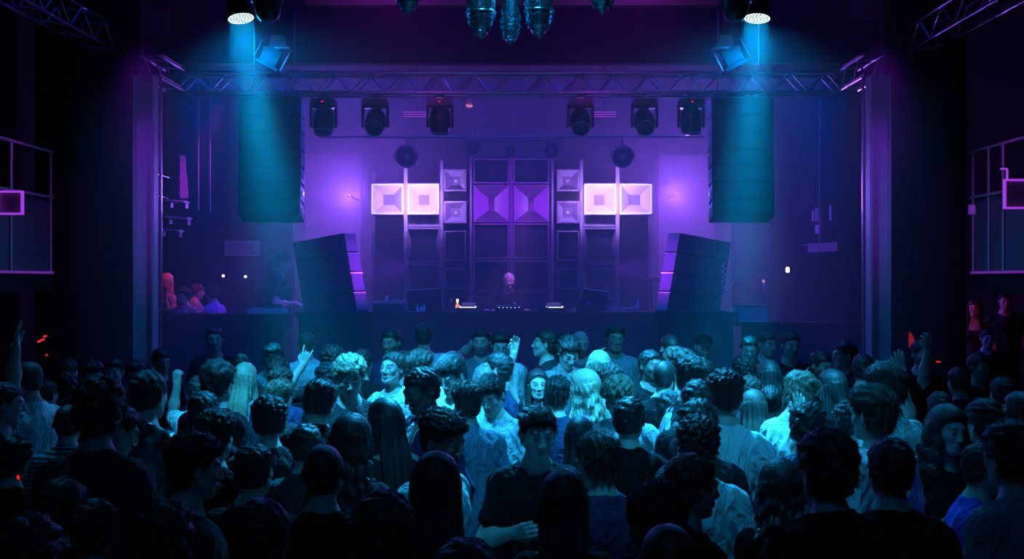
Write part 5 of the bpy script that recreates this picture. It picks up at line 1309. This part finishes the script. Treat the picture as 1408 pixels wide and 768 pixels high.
(797,574,6.1,5,'long',HB,'top','cloth_dark',dict(fem=1),'smooth dark-haired head between the two men facing each other'),
(865,548,5.85,16,'short',HB,'tee','cloth_black',dict(hp=6),'black-haired man with lit ear in a black t-shirt, back to the camera'),
(600,624,4.0,2,'long',HB,'top','cloth_black',dict(fem=1,seed=2),'woman with a violet sheen on her long black hair in front of the pale t-shirt'),
(609,565,4.95,122,'curly_top',HB,'tee','cloth_light',dict(hp=14,beard=1,skin='skin_tan'),'bearded man in a pale t-shirt looking sideways over the long black hair'),
(528,549,6.0,-42,'long',HB,'top','cloth_dark',dict(fem=1),'woman with sleek long dark hair in front of the curly blond man'),
(484,572,5.0,8,'long_wavy',HB,'top','cloth_black',dict(fem=1),'woman with wavy black hair and violet rim, left of the sleek long hair'),
(445,611,4.3,0,'buzz',HB,'tee','cloth_black',dict(),'cropped black head with a thin violet outline before the wavy-haired woman'),
(527,678,3.35,0,'short',HB,'tee','cloth_black',dict(),'large blurred black head centred at the lower edge before the two long-haired women'),
(350,613,4.45,16,'short',HB,'tee','cloth_black',dict(seed=2),'black head right of the cigarette, with a tiny pink glint'),
(268,597,4.35,62,'curly_top',HB,'tee','cloth_dark',dict(hp=6,arms_=('down','chest')),'man in profile lifting a cigarette to his mouth'),
(360,690,3.5,10,'short',HB,'tee','cloth_black',dict(),'black head low in the picture below the cigarette hand'),
(226,694,3.65,-20,'messy',HB,'tee','cloth_dark',dict(),'dark head low down in front of the satin jacket'),
(132,690,3.75,15,'short',HB,'tee','cloth_dark',dict(),'small dark head low down below the satin sleeve'),
(86,662,4.1,0,'messy',HB,'tee','cloth_black',dict(seed=2),'black crown below the broad grey back'),
(40,712,3.2,0,'messy',HB,'tee','cloth_black',dict(),'huge unlit head in the lowest dark corner beneath the gallery'),
(638,747,2.85,0,'short',HB,'tee','cloth_black',dict(),'top of a head with violet rim cut by the lower edge'),
(918,720,3.0,0,'buzz',HB,'tee','cloth_black',dict(),'smooth round head cut by the lower edge below the black curls'),
(420,585,5.6,-8,'short',HB,'tee','cloth_dark',dict(),'low dark head between the curly dark t-shirt and the wavy woman'),
(18,600,5.4,10,'messy',HB,'tee','cloth_black',dict(),'dark figure at the very edge below the straight raised arm'),
(920,540,7.3,12,'messy',HB,'shirt','cloth_denim',dict(arms_=('down','raise')),'person in a light denim shirt raising a hand beside the patterned shirt'),
(1400,540,6.9,-30,'long',HB,'top','cloth_black',dict(fem=1),'dark long-haired figure at the far dark edge beneath the gallery'),
(1354,612,4.95,100,'short',HB,'tee','cloth_indigo',dict(hp=5),'figure in an indigo top between the woman with the drink and the grey back'),
]
BODY = []
# nobody stands inside a neighbour: ease close pairs apart along the line of sight
DIST = [r[2] for r in PEOPLE]
def stand(i): return ((PEOPLE[i][0]-CX)*DIST[i]/F, DIST[i])
def tall(i, d): return CAMZ - (PEOPLE[i][1]-CY)*d/F
for _ in range(200):
    for i in range(len(PEOPLE)):
        for j in range(i):
            a, b = stand(i), stand(j); g = math.hypot(a[0]-b[0], a[1]-b[1])
            if g < .46:
                far, near = (i, j) if DIST[i] > DIST[j] else (j, i)
                if abs(DIST[far]+.006-PEOPLE[far][2]) < .5 and 1.55 < tall(far, DIST[far]+.006): DIST[far] += .006
                if abs(DIST[near]-.006-PEOPLE[near][2]) < .5 and tall(near, DIST[near]-.006) < 1.93: DIST[near] -= .006
for pi_, (x, y, d, yaw, hair, hc, wear, cloth, opt, label) in enumerate(PEOPLE):
    d = DIST[pi_]; opt = dict(opt); opt.setdefault('skin', 'skin_light'); opt['fem'] = bool(opt.get('fem')); hc = opt.pop('hair_col', hc)
    top = CAMZ - (y-CY)*d/F
    # figures of two or three head poses share a mesh: round the nod to steps of 6 degrees
    opt['hp'] = 6*round(opt.get('hp', 8)/6)
    o = make_person(((x-CX)*d/F, d), top, 0, yaw, label, None, hair=hair, hair_col=hc, wear=wear, cloth=cloth, lod=d > 9.2, **opt)
    BODY.append((o, ARMSET := opt.get('arms_', D)))

# people on the stage side and beyond, standing on raised floors
for (x, y, d, z, yaw, hair, hc, wear, cloth, opt, label) in [
    (230,376,15.4,SZ,30,'long',HD,'top','cloth_mid',dict(fem=True),'red-lit long-haired onlooker nearest to the steel column'),
    (252,395,15.0,SZ,-150,'curly',HN,'tee','cloth_mid',dict(arms_=('down','raise')),'red-lit onlooker lifting a hand beside the long-haired one'),
    (272,391,15.6,SZ,60,'short',HN,'tee','cloth_mid',dict(hp=12),'dim onlooker with reddish cheek, middle of those in the red lit corner'),
    (291,393,14.85,SZ,-70,'messy',HN,'shirt','cloth_violet',dict(hp=12),'dim onlooker with a violet sleeve, last in the red lit corner'),
    (388,347,15.3,SZ,80,'side',HB,'tee','cloth_dark',dict(hp=12,arms_=('desk','desk')),'stage technician in dark clothes with violet-lit arms working beside the leaning stack'),
    (376,372,16.3,SZ,40,'short',HB,'tee','cloth_dark',dict(hp=18),'second dim technician bending behind the first one'),
    (1340,412,15.2,.30,-150,'long',HB,'top','cloth_dark',dict(fem=True),'red-lit woman with bare arm below the gallery plaque'),
    (1382,402,15.8,.30,-165,'short',HB,'tee','cloth_dark',dict(),'red-lit man in a printed t-shirt under the gallery'),
    (1358,452,13.4,.0,-170,'short',HB,'tee','cloth_black',dict(),'barely red-lit face lower than the two under the gallery'),
]:
    opt = dict(opt); opt['hp'] = 6*round(opt.get('hp', 6)/6)
    top = CAMZ - (y-CY)*d/F
    o = make_person(((x-CX)*d/F, d), top, z, yaw, label, None, hair=hair, hair_col=hc, wear=wear, cloth=cloth, lod=1, **opt)
# the DJ bends over the counter
top = CAMZ - (375-CY)*15.05/F
ARMS['dj'] = ((.31,.04,1.17), (.225,.26,1.205), (-.1,1,-.45), (-.1,-.15,-1), 'relaxed')
dj = make_person(((700-CX)*15.05/F, 15.05), top, SZ, 172, 'grey-haired DJ in a black t-shirt bending over the mixer', None, hair='buzz', hair_col=HG, hp=36, hy=-8, arms_=('dj', 'dj'), wear='tee', cloth='cloth_black', beard=False)
lg = MB()       # small white emblem on the chest
for i in range(5):
    a = PI*2*i/5; lg.box((math.cos(a)*.017, 0, math.sin(a)*.017), (.016, .004, .012), Matrix.Rotation(a, 3, 'Y'))
lg.box((0, 0, 0), (.012, .004, .02)); lg.build('shirt_emblem', 'cloth_white', dj, (-.075, .135, 1.315), (-.25, 0, 0))

# ---------------------------------------------------------------- things held
def palm(o, side, arms_pair, fem=False):
    nm = arms_pair[0 if side < 0 else 1]; e, wr, hd, pn, st = ARMS[nm]; m = np.array([side, 1, 1])
    v = np.array(wr)*m + unit(np.array(hd)*m)*.075 + unit(np.array(pn)*m)*.034
    if fem: v = v - np.array([side*.02, 0, 0])
    M = Matrix.LocRotScale(o.location, o.rotation_euler, o.scale)
    return M @ Vector(v)
def who(part): return next((o, a) for o, a in BODY if part in o['label'])
def can(label, p, m='cloth_dark', tall=.15, r=.031, cat='can', name='drink_can'):
    t = thing(name, label, cat, p - Vector((0, 0, tall/2)))
    MB().lathe([(r*.8, 0), (r, .01), (r, tall-.012), (r*.85, tall)], n=20).build('body', m, t, smooth=True); MB().lathe([(r*.8, tall), (r*.8, tall+.003)], n=16).build('lid', 'steel', t)
o, a = who('with a can in his hand'); can('dark drink can held before the chest by the man in black', palm(o, -1, a))
o, a = who('holding a drink'); p = palm(o, -1, a)
t = thing('drinking_glass', 'clear glass held by the long-haired woman facing the camera', 'glass', p - Vector((0, 0, .05))); MB().lathe([(.026, 0), (.034, .11), (.031, .11), (.024, .008)], n=20, cap=False).build('wall', 'cabinet_edge', t, smooth=True); MB().lathe([(.025, 0), (.025, .008)], n=20).build('base', 'cabinet_edge', t)
o, a = who('lifting a cigarette'); p = palm(o, 1, a)
t = thing('cigarette', 'thin pale cigarette held up by the man in profile', 'cigarette', p, (0, .9, .3)); MB().tube((0, 0, -.0), (0, 0, .085), .005).build('paper', 'white_plastic', t); MB().tube((0, 0, .085), (0, 0, .09), .0048).build('tip', 'lamp_amber', t)
o, a = who('hand to his mouth'); can('dark cup held at the mouth of the man at the dark edge', palm(o, 1, a), 'plastic_black', .11, .033, 'cup', 'drinking_cup')

for me in [m for m in bpy.data.meshes if m.users == 0]: bpy.data.meshes.remove(me)
_cache.clear()
